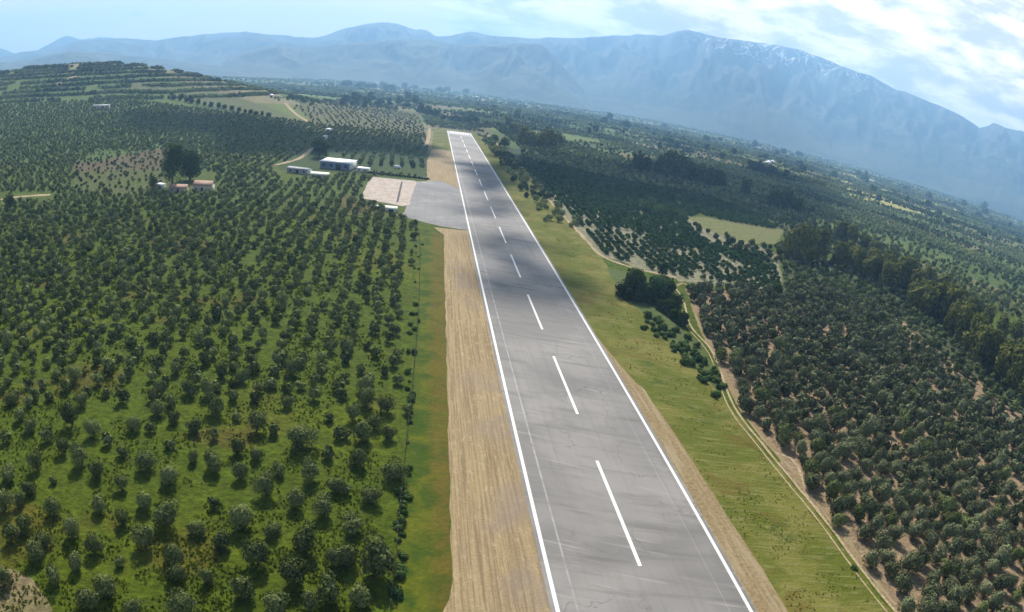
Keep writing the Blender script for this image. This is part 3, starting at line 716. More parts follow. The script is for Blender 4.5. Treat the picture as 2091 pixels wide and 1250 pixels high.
# --- scattered and massed trees of the plain, the hill and the far fields
pts = []
def add_pts(X, Y, d, zsc=1.0):
    for a_, b_, c_ in zip(X, Y, np.broadcast_to(d, X.shape)): pts.append((a_, b_, c_, zsc))
hang_gr = [(690, 282), (870, 302), (876, 345), (730, 338), (670, 300)]
X, Y = grid(-420, -20, 380, 900, 7.5, 6.5, .05, .35, False, .05); px, py = proj(X, Y, hgt(X, Y)); k = inpoly(px, py, hang_gr); add_pts(X[k], Y[k], 3.8)
yo = [(600, 222), (700, 205), (850, 235), (866, 262), (866, 298), (760, 288), (665, 268)]
X, Y = grid(-700, -20, 500, 1500, 9, 8, .25, 1.2, False, .25); px, py = proj(X, Y, hgt(X, Y)); k = inpoly(px, py, yo); add_pts(X[k], Y[k], 2.8)
X, Y = grid(-420, -120, 300, 560, 5.5, 5, .3, 1.2, True, .35); px, py = proj(X, Y, hgt(X, Y)); k = inpoly(px, py, [(150, 335), (200, 305), (330, 310), (335, 385), (250, 398), (150, 390)]); add_pts(X[k], Y[k], 2.3)
far_grove = [(1600, 605), (1850, 700), (1960, 790), (2091, 870), (2150, 800), (2091, 760), (1900, 620), (1720, 560), (1600, 520)]
X, Y = grid(60, 420, 120, 420, 5.4, 5.0, .5, .8, True, .12); px, py = proj(X, Y, hgt(X, Y)); k = inpoly(px, py, far_grove); add_pts(X[k], Y[k], 4.2)
# terrace rows on the hill follow the contours
X, Y = grid(-1500, -120, 600, 1500, 3.6, 3.6, .0, .8, True, .0); Z = hgt(X, Y)
px, py = proj(X, Y, Z); terr = (px < 700) & (py > 100) & (py < 260)
hill_part = (Z > 22); rowk = (np.mod(Z+9*fbm(X/160, Y/160, 3, 8), 5.5) < 1.45) & (fbm(X/60, Y/60, 2, 18) > .28)
k = hill_part & rowk & terr & (Y < 1250); add_pts(X[k], Y[k], 5.2)
# shaded slope: even orchard
X, Y = grid(-900, -60, 420, 1100, 6.8, 6.8, .4, .7, True, .08); px, py = proj(X, Y, hgt(X, Y))
k = inpoly(px, py, [(160, 232), (330, 216), (430, 222), (640, 268), (655, 300), (600, 320), (520, 332), (330, 300), (200, 300)]) & (hgt(X, Y) >= 24); add_pts(X[k], Y[k], 3.8)
# plain to the right and ahead
X, Y = grid(-900, 2600, 260, 2600, 6.9, 6.9, .2, 1.7, True, .0); px, py = proj(X, Y, hgt(X, Y)); Dp = np.hypot(X-CAM[0], Y)
keep = (infr(px, py, 20)) & ((X > 24) | (Y > 905)) & (Dp > 330) & (Dp < 2700)
avoid = [CZ, RG, far_grove, [(1395, 438), (1470, 446), (1600, 468), (1600, 505), (1500, 492), (1430, 470)], [(1060, 335), (1022, 300), (990, 270), (960, 262), (1010, 262), (1060, 300)], yo, [(540, 205), (640, 225), (860, 225), (870, 262), (640, 260)]]
for a_ in avoid: keep &= ~inpoly(px, py, a_)
dn = fbm(X/150, Y/150, 3, 44); cell = _h(np.floor((X*.94+Y*.34)/115), np.floor((Y*.94-X*.34)/170), 77)
pr = np.where(cell < .55, .95, np.where(cell < .8, .6, .2))*sst(dn, .28, .5)
pr = np.where(Dp < 850, np.maximum(pr, np.where(cell > .86, .35, .86)), pr)
keep &= (rng.random(len(X)) < pr) & ~((X < -120) & (hgt(X, Y) > 20))
add_pts(X[keep], Y[keep], 4.6)
# farther: tree clumps getting larger and sparser
n = 26000; rr = np.sqrt(rng.uniform(1500**2, 4800**2, n)); aa = rng.uniform(R(-42), R(58), n); X = CAM[0]+np.sin(aa)*rr; Y = np.cos(aa)*rr
hedge = np.abs(fbm(X/300, Y/130, 3, 61)-.5) < .035
k = hedge | (rng.random(n) < .38); X, Y = X[k], Y[k]; add_pts(X, Y, rng.uniform(6, 13, len(X)), .8)
pts = np.array(pts); Dp = np.hypot(pts[:, 0]-CAM[0], pts[:, 1])
P = np.c_[pts[:, 0], pts[:, 1], hgt(pts[:, 0], pts[:, 1])]
OL_XLO = [olive_template(k, 13, 1.05) for k in range(7)]
for lo, hi, tm, nm in ((0, 480, OL_MID, 'in the middle distance'), (480, 1100, OL_LO, 'beyond the groves'), (1100, 9000, OL_XLO, 'over the far plain')):
    s = (Dp >= lo) & (Dp < hi)
    if s.sum() < 3: continue
    ct = _h(np.floor((P[s, 0]*.94+P[s, 1]*.34)/90), np.floor((P[s, 1]*.94-P[s, 0]*.34)/120), 99)
    merged('scattered_trees', P[s], pts[s, 2]/4.1*rng.uniform(.75, 1.25, s.sum()), tm, rng.normal(-.02, .16, s.sum())+(ct-.5)*1.1, M['farolive'], 'dense scatter of small green trees and hedges '+nm, 'woodland', rng.uniform(.8, 1.25, s.sum())*pts[s, 3])

# --- weeds and tufts standing in the grass
TF = [crown_quads(7, .42, .26, 2, .17, .2, 700+k, .9) for k in range(6)]
n = 42000; rr = 55+260*rng.random(n)**1.3; aa = rng.uniform(R(-50), R(-2), n); X = CAM[0]+np.sin(aa)*rr; Y = np.cos(aa)*rr
k = (X < -31.6) & (fbm(X/5, Y/5, 3, 81) > .47) & ((X < -36) | (rng.random(n) < .38)); X, Y = X[k], Y[k]
M['weed'] = foliage_mat('weed_leaves', (.060, .090, .006), (.150, .180, .020), .3)
merged('weeds', np.c_[X, Y, hgt(X, Y)], rng.uniform(.3, 1.0, len(X))*np.clip(np.hypot(X+37, Y)/130, .8, 1.6), TF, rng.normal(0, .25, len(X)), M['weed'], 'weeds and grass tufts over the floor of the left grove', 'weeds')
n = 16000; X = rng.uniform(16, 62, n); Y = 50+rng.random(n)**1.4*330; px, py = proj(X, Y, X*0)
k = inpoly(px, py, [(1250, 700), (1130, 480), (1110, 410), (1190, 500), (1255, 590), (1320, 650), (1380, 695), (1436, 765), (1485, 832), (1530, 890), (1600, 980), (1690, 1085), (1790, 1225), (1840, 1300), (1640, 1300), (1535, 1129), (1391, 904), (1315, 795)]) & (fbm(X/3.5, Y/3.5, 3, 83) > .57)
X, Y = X[k], Y[k]; M['straw'] = foliage_mat('dry_tuft', (.14, .15, .020), (.30, .28, .08), .45)
merged('grass_tufts', np.c_[X, Y, X*0], rng.uniform(.2, .55, len(X)), TF, rng.normal(0, .25, len(X)), M['straw'], 'grass tufts on the verge between the runway and the dirt track', 'grass')

# --- individual larger trees
def big_crown(w_, h_, n, leaf, seed, mat, lobes=12, zb=.25):
    rz = h_*(1-zb)/2
    Q, tn = crown_quads(n, w_/2/1.05, rz/1.0, lobes, leaf, h_*zb+rz, seed, .9, 7 if zb < .11 else 3)
    me = quads_mesh('crown', Q, tn); me.materials.append(M[mat]); return me
def big_trunk(h_, r, seed, mat='bark', spread=None):
    mb = trunk_mb(h_, r, seed, 5, spread or h_*.45); me = mesh_np('trunk', mb.v, mb.q, mb.t); me.materials.append(M[mat]); return me
def big_tree(name, px, py, wpx, hpx, mat, label, cat, group=None, seed=1, n=2600, lobes=12, zb=.2, bark='bark', meshes=None):
    """base at (px,py); wpx by hpx is its size in the photograph"""
    p = at(px, py); dist = np.linalg.norm(p-CAM); W, Hh = wpx*dist/F_PX, hpx*dist/F_PX/math.cos(math.asin(min(.9, (65-p[2])/dist)))
    if meshes: cm_, tm_, w0, h0 = meshes
    else:
        leaf = max(.22, W*.028); cm_ = big_crown(W, Hh, n, leaf, seed, mat, lobes, zb); tm_ = big_trunk(Hh*.45, W*.035+.1, seed, bark, W*.22); w0, h0 = W, Hh
    r = empty(name, tuple(p), random.uniform(0, 6)); r.scale = (W/w0, W/w0, Hh/h0)
    for nm, me in (('crown', cm_), ('trunk', tm_)):
        o = bpy.data.objects.new(nm, me); C.objects.link(o); o.parent = r
    tag(r, label, cat, group); return r
big_tree('tall_pine', 352, 385, 46, 96, 'deep', 'tallest dark tree behind the old farmhouse', 'tree', seed=41, n=3200, zb=.12)
big_tree('broadleaf_tree', 388, 368, 52, 62, 'deep', 'broad green tree right of the tallest dark tree, behind the tiled farmhouse', 'tree', seed=42, n=3200, zb=.1)
big_tree('broadleaf_tree', 313, 385, 26, 30, 'deep', 'small dark tree left of the tallest dark tree by the farmhouse', 'tree', seed=43, n=900, zb=.1)
big_tree('broadleaf_tree', 20, 428, 24, 34, 'deep', 'dark lone tree beside the pale track at the left edge', 'tree', seed=44, n=900, zb=.1)
big_tree('broadleaf_tree', 652, 322, 42, 40, 'deep', 'dark round tree behind the left end of the white-roofed hangar', 'tree', seed=45, n=1600, zb=.05)
big_tree('broadleaf_tree', 1290, 603, 58, 62, 'deep', 'largest dark bushy tree between the grass verge and the citrus rows', 'tree', seed=46, n=3400, zb=.02)
big_tree('broadleaf_tree', 1338, 606, 48, 46, 'citrus', 'dark green bushy tree just right of the largest verge tree', 'tree', seed=47, n=2400, zb=.02)
big_tree('broadleaf_tree', 1352, 562, 26, 30, 'deep', 'small dark tree at the corner of the citrus rows, above the verge trees', 'tree', seed=48, n=900, zb=.05)
big_tree('broadleaf_tree', 1378, 640, 30, 44, 'deep', 'dark narrow tree at the left edge of the sunny dirt track', 'tree', seed=49, n=1200, zb=.05)
big_tree('broadleaf_tree', 1628, 532, 86, 82, 'euc', 'broad dark tree at the right end of the meadow', 'tree', seed=50, n=4200, zb=.08)
big_tree('broadleaf_tree', 1668, 528, 50, 66, 'euc', 'olive-green tree leaning on the broad dark tree beside the meadow', 'tree', seed=51, n=2400, zb=.08)
big_tree('broadleaf_tree', 2015, 742, 62, 58, 'bright', 'rounded bright green tree among the olives near the right edge', 'tree', seed=52, n=2600, zb=.05)
big_tree('broadleaf_tree', 1583, 606, 20, 36, 'deep', 'dark little tree at the pale corner where the three groves meet', 'tree', seed=53, n=900, zb=.05)
big_tree('broadleaf_tree', 1505, 515, 26, 24, 'deep', 'dark shrub-like tree at the lower edge of the meadow', 'tree', seed=54, n=700, zb=.05)
for j, (a_, b_, c_, d_, txt) in enumerate([(1315, 432, 34, 26, 'leftmost of the five bright small trees above the citrus rows'), (1345, 440, 34, 24, 'second from the left of the five bright small trees above the citrus rows'), (1368, 446, 30, 24, 'middle one of the five bright small trees above the citrus rows'), (1392, 452, 30, 22, 'fourth from the left of the five bright small trees above the citrus rows'), (1330, 420, 24, 18, 'smallest and farthest of the five bright small trees above the citrus rows')]):
    big_tree('bushy_tree', a_, b_, c_, d_, 'bright', txt, 'tree', seed=60+j, n=800, zb=.02)
# repeated kinds share meshes
def kit(W, Hh, n, mat, lobes, zb, seed, bark='bark'):
    return [(big_crown(W, Hh, n, max(.3, W*.045), seed+i, mat, lobes, zb), big_trunk(Hh*.4, W*.03+.12, seed+i, bark, W*.2), W, Hh) for i in range(3)]
kd = kit(10, 13, 900, 'deep', 10, .06, 400); ke = kit(10, 15, 1300, 'euc', 11, .1, 420, 'barkpale'); kc = kit(3, 10, 260, 'cyp', 5, .02, 440)
wb = [(1300, 348, 30, 42), (1318, 352, 26, 40), (1345, 356, 30, 44), (1362, 362, 36, 66), (1384, 364, 34, 58), (1402, 370, 36, 48), (1424, 374, 34, 44), (1446, 380, 34, 44), (1468, 384, 34, 40), (1520, 398, 26, 38), (1580, 425, 40, 44), (1606, 430, 40, 44), (1625, 436, 34, 36), (1552, 352, 32, 22), (1576, 356, 30, 20), (1536, 346, 26, 20)]
for j, (a_, b_, c_, d_) in enumerate(wb):
    big_tree('windbreak_tree', a_, b_, c_, d_, 'deep', 'tall very dark windbreak tree in the cloud-shaded fields right of the runway', 'tree', 'very dark trees in the shaded fields', meshes=kd[j % 3])
eu = []
for i in range(46):
    f = i/45; a_ = np.interp(f, [0, .3, .6, 1], [1712, 1840, 1945, 2105]); b_ = np.interp(f, [0, .3, .6, 1], [538, 600, 690, 838]); s_ = np.interp(f, [0, .3, 1], [44, 66, 80])
    eu.append((a_+random.uniform(-9, 9), b_+random.uniform(-14, 4), s_*random.uniform(.55, .85), s_*random.uniform(.8, 1.2)))
for i in range(16):
    f = i/15; eu.append((np.interp(f, [0, 1], [1712, 2090])+random.uniform(-10, 10), np.interp(f, [0, .4, 1], [500, 575, 720])+random.uniform(-10, 6), 40*random.uniform(.7, 1), 46*random.uniform(.8, 1.2)))
for j, (a_, b_, c_, d_) in enumerate(eu):
    big_tree('eucalyptus_tree', a_, b_, c_, d_, 'euc', 'tall olive-green tree in the long windbreak running to the right edge', 'tree', 'tall trees of the long right-hand windbreak', meshes=ke[j % 3])
co = [(858, 232, 22, 26), (872, 236, 24, 24), (888, 240, 22, 20), (905, 246, 16, 14), (921, 250, 16, 16), (934, 251, 16, 18), (948, 251, 16, 16), (962, 250, 16, 20), (972, 250, 14, 14)]
for j, (a_, b_, c_, d_) in enumerate(co):
    big_tree('broadleaf_tree', a_, b_, c_, d_, 'deep', 'blue-green tree in the clump just beyond the far end of the runway', 'tree', 'trees beyond the far end of the runway', meshes=kd[j % 3])
for j, (a_, b_, c_, d_) in enumerate([(1054, 243, 16, 24), (1080, 300, 30, 34), (1100, 304, 34, 42), (1122, 302, 34, 44), (1066, 296, 30, 40), (1048, 272, 28, 26), (1030, 300, 24, 22), (1010, 290, 20, 16), (1140, 296, 24, 30), (1040, 258, 22, 20)]):
    big_tree('broadleaf_tree', a_, b_, c_, d_, 'euc', 'tree in the mixed clump right of the far end of the runway', 'tree', 'mixed trees right of the far runway end', meshes=ke[j % 3])
for j in range(17):
    a_ = 1005+j*9.2+random.uniform(-2, 2); b_ = 238+(a_-1005)*.14+random.uniform(-2, 2)
    big_tree('cypress_tree', a_, b_, random.uniform(4, 6), random.uniform(10, 17), 'cyp', 'slim black-green cypress in the broken row right of the far runway end', 'cypress', 'row of slim cypresses', meshes=kc[j % 3])
for j in range(16):
    a_ = 355+j*13+random.uniform(-3, 3); b_ = np.interp(a_, [350, 420, 480, 540, 620], [202, 216, 226, 238, 252])
    big_tree('broadleaf_tree', a_, b_, random.uniform(8, 14), random.uniform(8, 15), 'deep', 'small dark tree in the hedge line down the right side of the terraced hill', 'tree', 'dark trees along the hill edge', meshes=kd[j % 3])
for j in range(26):
    a_ = random.uniform(700, 990); b_ = 172+(a_-700)*.055+random.uniform(-1, 6)
    big_tree('distant_tree', a_, b_, random.uniform(14, 24), random.uniform(8, 13), 'deep', 'hazy dark tree in the long belt across the far plain', 'tree', 'far belt of trees', meshes=kd[j % 3])
for j in range(22):
    a_ = random.uniform(690, 860); b_ = 205+random.uniform(-3, 16)
    big_tree('broadleaf_tree', a_, b_, random.uniform(12, 20), random.uniform(12, 20), 'deep', 'dark tree in the wood left of the runway beyond the young orchard', 'tree', 'trees beyond the young orchard', meshes=kd[j % 3])
for j in range(60):
    a_ = random.uniform(1150, 2080); b_ = np.interp(a_, [1150, 1391, 1700, 2091], [225, 262, 335, 450])+random.uniform(0, 60)
    big_tree('broadleaf_tree', a_, b_, random.uniform(10, 20), random.uniform(9, 18), 'deep', 'separate dark tree among the hazy fields of the right-hand plain', 'tree', 'dark trees over the right-hand plain', meshes=kd[j % 3])
for j in range(9):
    a_ = [170, 178, 186, 205, 160, 350, 372, 388, 60][j]; b_ = [147, 147, 148, 152, 150, 196, 200, 204, 160][j]
    big_tree('broadleaf_tree', a_, b_, random.uniform(7, 10), random.uniform(7, 11), 'deep', 'little dark tree on the crest of the terraced hill', 'tree', 'trees on the hill crest', meshes=kd[j % 3])
# verge shrubs
sh_kit = [big_crown(2.4, 2.0, 420, .16, 500+i, 'citrus' if i == 1 else 'bright', 8, .0) for i in range(3)]
sh_dark = big_crown(2.4, 2.4, 700, .13, 511, 'deep', 8, .0)
def shrub(px, py, wpx, label, group):
    p = at(px, py); dist = np.linalg.norm(p-CAM); s = wpx*dist/F_PX/2.4
    o = bpy.data.objects.new('shrub', sh_kit[rng.integers(3)]); C.objects.link(o); o.location = tuple(p); o.scale = (s*rng.uniform(.8, 1.3), s*rng.uniform(.8, 1.3), s*rng.uniform(.5, .95)); o.rotation_euler = (0, 0, rng.uniform(0, 6)); tag(o, label, 'shrub', group)
for j in range(80):
    f = j/79; a_ = np.interp(f, [0, .3, .7, 1], [1330, 1395, 1450, 1478])+random.uniform(-30, 8); b_ = np.interp(f, [0, .3, .7, 1], [650, 700, 760, 800])+random.uniform(-16, 16)
    shrub(a_, b_, random.uniform(7, 22), 'green shrub in the scrub between the grass verge and the dirt track', 'shrubs between verge and track')
for j in range(62):
    b_ = random.uniform(470, 1240); a_ = np.interp(b_, [470, 800, 1250], [858, 840, 808])+random.uniform(-10, 9)
    shrub(a_, b_, np.interp(b_, [470, 1250], [7, 20])*random.uniform(.6, 1.5), 'low green shrub along the fence at the edge of the left grove', 'shrubs along the left fence')
for (a_, b_) in [(1266, 606), (1282, 612), (1300, 614), (1318, 616), (1334, 622), (1350, 616), (1362, 604), (1372, 618), (1308, 596), (1324, 604), (1346, 632), (1362, 640), (1374, 652), (1336, 590), (1390, 664)]:
    p = at(a_, b_); s = random.uniform(22, 34)*np.linalg.norm(p-CAM)/F_PX/2.4
    o = bpy.data.objects.new('shrub', sh_dark); C.objects.link(o); o.location = tuple(p); o.scale = (s, s*1.1, s*random.uniform(.8, 1.3)); o.rotation_euler = (0, 0, random.uniform(0, 6)); tag(o, 'dark bushy shrub in the thicket round the largest verge tree', 'shrub', 'dark thicket by the verge trees')
shrub(1745, 1162, 18, 'lone low shrub on the left rut of the dirt track near the bottom', None)

# ------------------------------------------------------------------ buildings and small things
def place(px, py): return at(px, py)
def ang_of(p0, p1): return math.atan2(p1[1]-p0[1], p1[0]-p0[0])
def shed(name, p0px, p1px, depth, hw, hr, wallm, roofm, label, cat, openings=4, gable=True, over=.4, endm=None, doorw=3.0, wgap=None, open_h=2.2):
    """front wall runs from p0 to p1 (picture positions); depth goes away from the camera"""
    p0, p1 = at(*p0px), at(*p1px); L = math.hypot(p1[0]-p0[0], p1[1]-p0[1]); rz = ang_of(p0, p1)
    r = empty(name, tuple(p0), rz); tag(r, label, cat)
    mb = MB(); mb.box(0, L, 0, depth, -1, hw)
    if gable:
        b = len(mb.v); mb.v += [(0, 0, hw), (0, depth, hw), (0, depth/2, hr), (L, 0, hw), (L, depth, hw), (L, depth/2, hr)]; mb.t += [(b, b+2, b+1), (b+3, b+4, b+5)]
    wl = mb.build('wall', M[wallm], r)
    rb = MB(); th = .18
    if gable:
        s = (hr-hw)/(depth/2); z0 = hw-over*s
        rb.hexa([(-over, -over, z0+.02), (L+over, -over, z0+.02), (L+over, depth/2, hr+.02), (-over, depth/2, hr+.02), (-over, -over, z0+th), (L+over, -over, z0+th), (L+over, depth/2, hr+th), (-over, depth/2, hr+th)])
        rb.hexa([(-over, depth/2, hr+.02), (L+over, depth/2, hr+.02), (L+over, depth+over, z0+.02), (-over, depth+over, z0+.02), (-over, depth/2, hr+th), (L+over, depth/2, hr+th), (L+over, depth+over, z0+th), (-over, depth+over, z0+th)])
    else:
        rb.hexa([(-over, -over, hw+.02), (L+over, -over, hw+.02), (L+over, depth+over, hr+.02), (-over, depth+over, hr+.02), (-over, -over, hw+th), (L+over, -over, hw+th), (L+over, depth+over, hr+th), (-over, depth+over, hr+th)])
    rb.build('roof', M[roofm], r)
    for k in range(openings):
        xc = L*(k+.5)/openings; ob = MB(); ow = min(doorw, L/openings*.7)
        if k == openings//2 and openings > 1 or openings == 1: ob.box(xc-ow/2, xc+ow/2, -.06, .03, 0, open_h); ob.build('door', M['dark'], r)
        else: ob.box(xc-ow*.3, xc+ow*.3, -.06, .03, open_h*.45, open_h*.95); ob.build('window', M['glass'], r)
    if endm:
        eb = MB(); eb.box(L-.02, L+.12, .05, depth-.05, -1, hw-.05); b = len(eb.v); eb.build('end_wall', M[endm], r)
    return r
hg = shed('hangar', (653, 343), (713, 349), 20, 4.7, 4.55, 'bluewall', 'whiteroof', 'large blue-walled hangar with a bright white sheet roof behind the apron', 'hangar', 4, False, .6, 'whitewall', 4.5, open_h=3.6)
shed('storage_shed', (586, 352), (627, 357), 7, 2.8, 3.5, 'greyroof', 'greyroof', 'long low grey-roofed shed left of the hangar', 'shed', 3, True, .5, 'whitewall', 2.0)
shed('shelter', (633, 363), (669, 365.5), 8, 2.2, 2.5, 'plaster', 'cream', 'low shelter with a flat cream roof in front of the grey-roofed shed', 'shelter', 3, False, .4, None, 2.0, open_h=1.7)
shed('outbuilding', (727, 350), (750, 353), 5, 2.3, 2.6, 'whitewall', 'whiteroof', 'small white outbuilding just right of the hangar', 'outbuilding', 2, False, .3, None, 1.6, open_h=1.8)
shed('farmhouse', (394, 391), (430, 393), 7.5, 3.4, 5.2, 'plaster', 'terracotta', 'old farmhouse with an orange tiled roof in the olive grove', 'house', 3, True, .4, 'plaster', 1.3)
shed('farm_barn', (345, 394), (380, 395), 6, 2.6, 4.0, 'stone', 'terracotta', 'low stone barn with faded tiles left of the farmhouse', 'barn', 3, True, .3, None, 1.3)
shed('hut', (318, 384), (330, 386), 3, 2.0, 2.3, 'whitewall', 'whiteroof', 'tiny white hut under the dark trees left of the barn', 'hut', 1, False, .2, None, 1.0, open_h=1.6)
shed('hill_house', (188, 222), (222, 223), 8, 3.0, 3.8, 'plaster', 'greyroof', 'long pale house among the terraces of the left hill', 'house', 4, False, .4)
shed('hut', (664, 268), (672, 270), 4, 2.6, 3.2, 'whitewall', 'whiteroof', 'white hut at the top corner of the hangar orchard', 'hut', 1, False, .2)
shed('hut', (657, 284), (664, 285), 4, 2.6, 3.2, 'whitewall', 'whiteroof', 'white hut above the dark round tree behind the hangar', 'hut', 1, False, .2)
shed('white_house', (551, 199), (557, 200), 7, 3.6, 4.6, 'whitewall', 'whiteroof', 'tiny distant white house beyond the terraced hill', 'house', 1, True, .2)
shed('white_house', (1568, 336), (1582, 333), 9, 3.4, 4.6, 'whitewall', 'whiteroof', 'white house on the edge of the shaded fields right of centre', 'house', 2, False, .3)
shed('long_shed', (1676, 322), (1696, 328), 12, 3.0, 3.6, 'whitewall', 'whiteroof', 'white long shed upper left of the sunny yellow field', 'shed', 3, False, .3)
shed('long_shed', (1722, 334), (1745, 340), 12, 3.0, 3.6, 'whitewall', 'cream', 'cream-roofed long shed right of the white long shed', 'shed', 3, False, .3)
shed('long_shed', (1728, 348), (1752, 354), 10, 2.8, 3.3, 'plaster', 'cream', 'low cream-roofed shed at the top of the sunny yellow field', 'shed', 3, False, .3)
shed('white_house', (1772, 368), (1788, 371), 8, 3.0, 4.0, 'whitewall', 'whiteroof', 'white house at the right corner of the sunny yellow field', 'house', 2, False, .3)
shed('long_shed', (966, 198), (980, 200), 16, 4, 5, 'whitewall', 'whiteroof', 'tiny white shed on the far plain above the runway end', 'shed', 2, False, .3)
shed('long_shed', (940, 196), (950, 197), 16, 4, 5, 'whitewall', 'whiteroof', 'tiny white shed left of its twin on the far plain', 'shed', 2, False, .3)
shed('long_shed', (768, 171), (784, 172), 18, 5, 6, 'whitewall', 'whiteroof', 'faint white shed before the far belt of trees', 'shed', 2, False, .3)
# flat white slabs beside the apron
shed('tarpaulin_shelter', (786, 432), (810, 434), 4.5, 1.5, 1.9, 'whitewall', 'cream', 'white canvas-topped shelter at the lower left corner of the apron', 'shelter', 1, False, .3, None, 2.5, open_h=1.2)
shed('equipment_box', (757, 426), (781, 428), 1.8, 1.3, 1.5, 'dark', 'cream', 'long low white-topped box left of the canvas-topped shelter', 'storage box', 1, False, .15, None, 1.2, open_h=1.0)
# parked van beyond the wall
def van(px, py, rz, label):
    r = empty('parked_van', tuple(at(px, py)), rz); tag(r, label, 'van')
    b = MB(); b.hexa([(-2.5, -.95, .4), (2.5, -.95, .4), (2.5, .95, .4), (-2.5, .95, .4), (-2.45, -.9, 2.1), (1.5, -.85, 2.1), (1.5, .85, 2.1), (-2.45, .9, 2.1)]); b.box(1.5, 2.48, -.93, .93, .45, 1.15); b.build('body', M['paint_white'], r)
    g = MB(); g.box(1.42, 1.62, -.75, .75, 1.2, 1.9); g.build('windscreen', M['glass'], r)
    for sx_ in (-1.6, 1.6):
        for sy_ in (-.95, .95):
            t_ = MB(); t_.tube([(sx_, sy_-.1, .34), (sx_, sy_+.1, .34)], [.34, .34], 12); t_.build('wheel', M['tyre'], r)
van(811, 344, .1, 'white van parked on the grass between the hangar and the dry strip')
# stone wall with rubble north of the apron
p0, p1 = at(752, 353), at(878, 367); Lw = math.hypot(*(p1-p0)[:2]); wr = empty('stone_wall', tuple(p0), ang_of(p0, p1)); tag(wr, 'low rough stone wall with dark hedge along the far side of the apron', 'wall')
mb = MB(); x_ = 0
while x_ < Lw:
    l_ = random.uniform(1.2, 2.6); mb.box(x_, min(x_+l_, Lw)-.03, random.uniform(-.1, .1), .55+random.uniform(-.1, .2), -.1, random.uniform(.7, 1.15)); x_ += l_
mb.build('masonry', M['stone'], wr)
hp = []; 
for i in range(int(Lw/1.2)): hp.append((i*1.2+random.uniform(-.3, .3), -1.0+random.uniform(-.3, .3), 0))
Q = np.concatenate([CIT_LO[i % 5][0]*random.uniform(.4, .65)+np.array(p) for i, p in enumerate(hp)]); tn = np.concatenate([CIT_LO[i % 5][1] for i in range(len(hp))])
link('hedge', quads_mesh('hedge', Q, tn), M['deep'], wr)
# drain channel across the old apron
a0, a1 = at(821, 370), at(811, 414); dr = np.array([a0, a1]); o = ribbon('drain_channel', dr, 1.2, M['dark'], .030, .2, seed=21)
o = ribbon('drain_channel', np.array([at(742, 408), at(775, 414), at(822, 424)]), 1.1, M['dark'], .026, .5, seed=22)
# wire fence along the edge of the left grove
fp = [at(*p) for p in [(856, 474), (858, 520), (856, 600), (850, 700), (841, 800), (832, 880), (824, 960), (815, 1060), (806, 1150), (797, 1240)]]
fp = np.array(fp); dd = np.r_[0, np.cumsum(np.hypot(*np.diff(fp[:, :2], axis=0).T))]
fence = empty('wire_fence', tuple(fp[0])); tag(fence, 'thin wire fence on wooden posts between the left grove and the grass strip', 'fence')
npost = min(90, int(dd[-1]/3.2)); fx = np.interp(np.linspace(0, dd[-1], npost), dd, fp[:, 0]); fy = np.interp(np.linspace(0, dd[-1], npost), dd, fp[:, 1])
pb = MB(); pb.box(-.06, .06, -.06, .06, -.3, 1.5); pm = mesh_np('post', pb.v, pb.q); pm.materials.append(M['wood'])
for a_, b_ in zip(fx, fy):
    o = bpy.data.objects.new('post', pm); C.objects.link(o); o.parent = fence; o.location = (a_-fp[0, 0], b_-fp[0, 1], 0); o.rotation_euler = (random.uniform(-.05, .05), random.uniform(-.05, .05), random.uniform(0, 1))
wb_ = MB()
for z_ in (.4, .8, 1.2):
    wb_.tube([(a_-fp[0, 0], b_-fp[0, 1], z_) for a_, b_ in zip(fx, fy)], [.010]*len(fx), 4)
wb_.build('wire', M['bark'], fence)

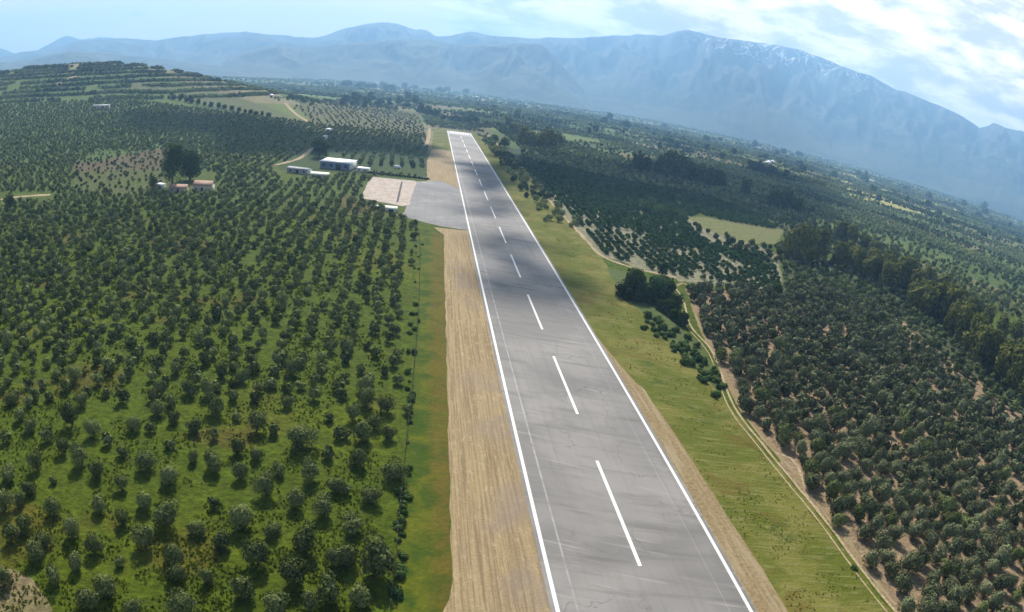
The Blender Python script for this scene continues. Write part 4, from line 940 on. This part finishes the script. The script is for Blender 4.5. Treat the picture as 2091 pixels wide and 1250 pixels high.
# ------------------------------------------------------------------ fair-weather clouds overhead (out of frame) that shade parts of the ground
ALT = 1500.0
def cloud_over(outline, seed, step=34, rad=30, thin=1.0):
    P = world_poly(outline); P = np.array(P); g = np.random.default_rng(seed)
    sh = sd[:2]/sd[2]*ALT; V = []; T = []
    import bmesh
    bm = bmesh.new(); bmesh.ops.create_icosphere(bm, subdivisions=2, radius=1); bv = np.array([v.co[:] for v in bm.verts]); bt = np.array([[v.index for v in f.verts] for f in bm.faces]); bm.free()
    x0, y0 = P.min(0); x1, y1 = P.max(0); c = 0
    for x in np.arange(x0, x1+step, step):
        for y in np.arange(y0, y1+step, step):
            q = (x+g.normal()*step*.25, y+g.normal()*step*.25)
            if not inpoly(np.array([q[0]]), np.array([q[1]]), [tuple(p) for p in P])[0] or g.random() > thin: continue
            r_ = rad*g.uniform(.7, 1.25); bb = bv*(1+.18*g.normal(size=(len(bv), 1)))*np.array([r_, r_, r_*.4])+np.array([q[0]+sh[0], q[1]+sh[1], ALT+g.uniform(0, 12)])
            V.append(bb); T.append(bt+c*len(bv)); c += 1
    if not V: return
    o = link('cloud', mesh_np('cloud', np.concatenate(V), None, np.concatenate(T), True), M['cloud']); o['kind'] = 'structure'
cloud_over([(230, 238), (420, 232), (560, 245), (650, 270), (690, 275), (870, 292), (868, 318), (740, 305), (660, 305), (600, 318), (500, 300), (400, 268)], 1, 30, 28)
cloud_over([(1035, 318), (1180, 325), (1340, 345), (1560, 340), (1640, 370), (1720, 400), (1640, 455), (1500, 425), (1320, 405), (1180, 400), (1100, 380)], 2, 30, 28)
cloud_over([(930, 330), (1005, 330), (1040, 380), (960, 385)], 3, 16, 12)
cloud_over([(945, 385), (1010, 380), (1110, 490), (980, 500)], 6, 12, 7, .45)
cloud_over([(975, 500), (1110, 490), (1200, 590), (1190, 628), (1080, 600), (985, 592)], 4, 9, 6, .8)

# ------------------------------------------------------------------ air
me_ = MB(); me_.box(-12400, 12400, -12400, 12400, -14, 1190); hz = me_.build('haze', None); hz['kind'] = 'stuff'; hz['label'] = 'pale blue haze lying over the whole plain'; hz['category'] = 'haze'
m, t, out = material('haze_air'); hz.data.materials.append(m)
v = t.node('ShaderNodeVolumePrincipled'); v.inputs['Color'].default_value = (.34, .62, .99, 1); v.inputs['Density'].default_value = 1.75e-4; v.inputs['Anisotropy'].default_value = .3
t.l.new(v.outputs[0], out.inputs['Volume'])
scene.cycles.volume_bounces = 1; scene.cycles.max_bounces = 5; scene.cycles.diffuse_bounces = 2
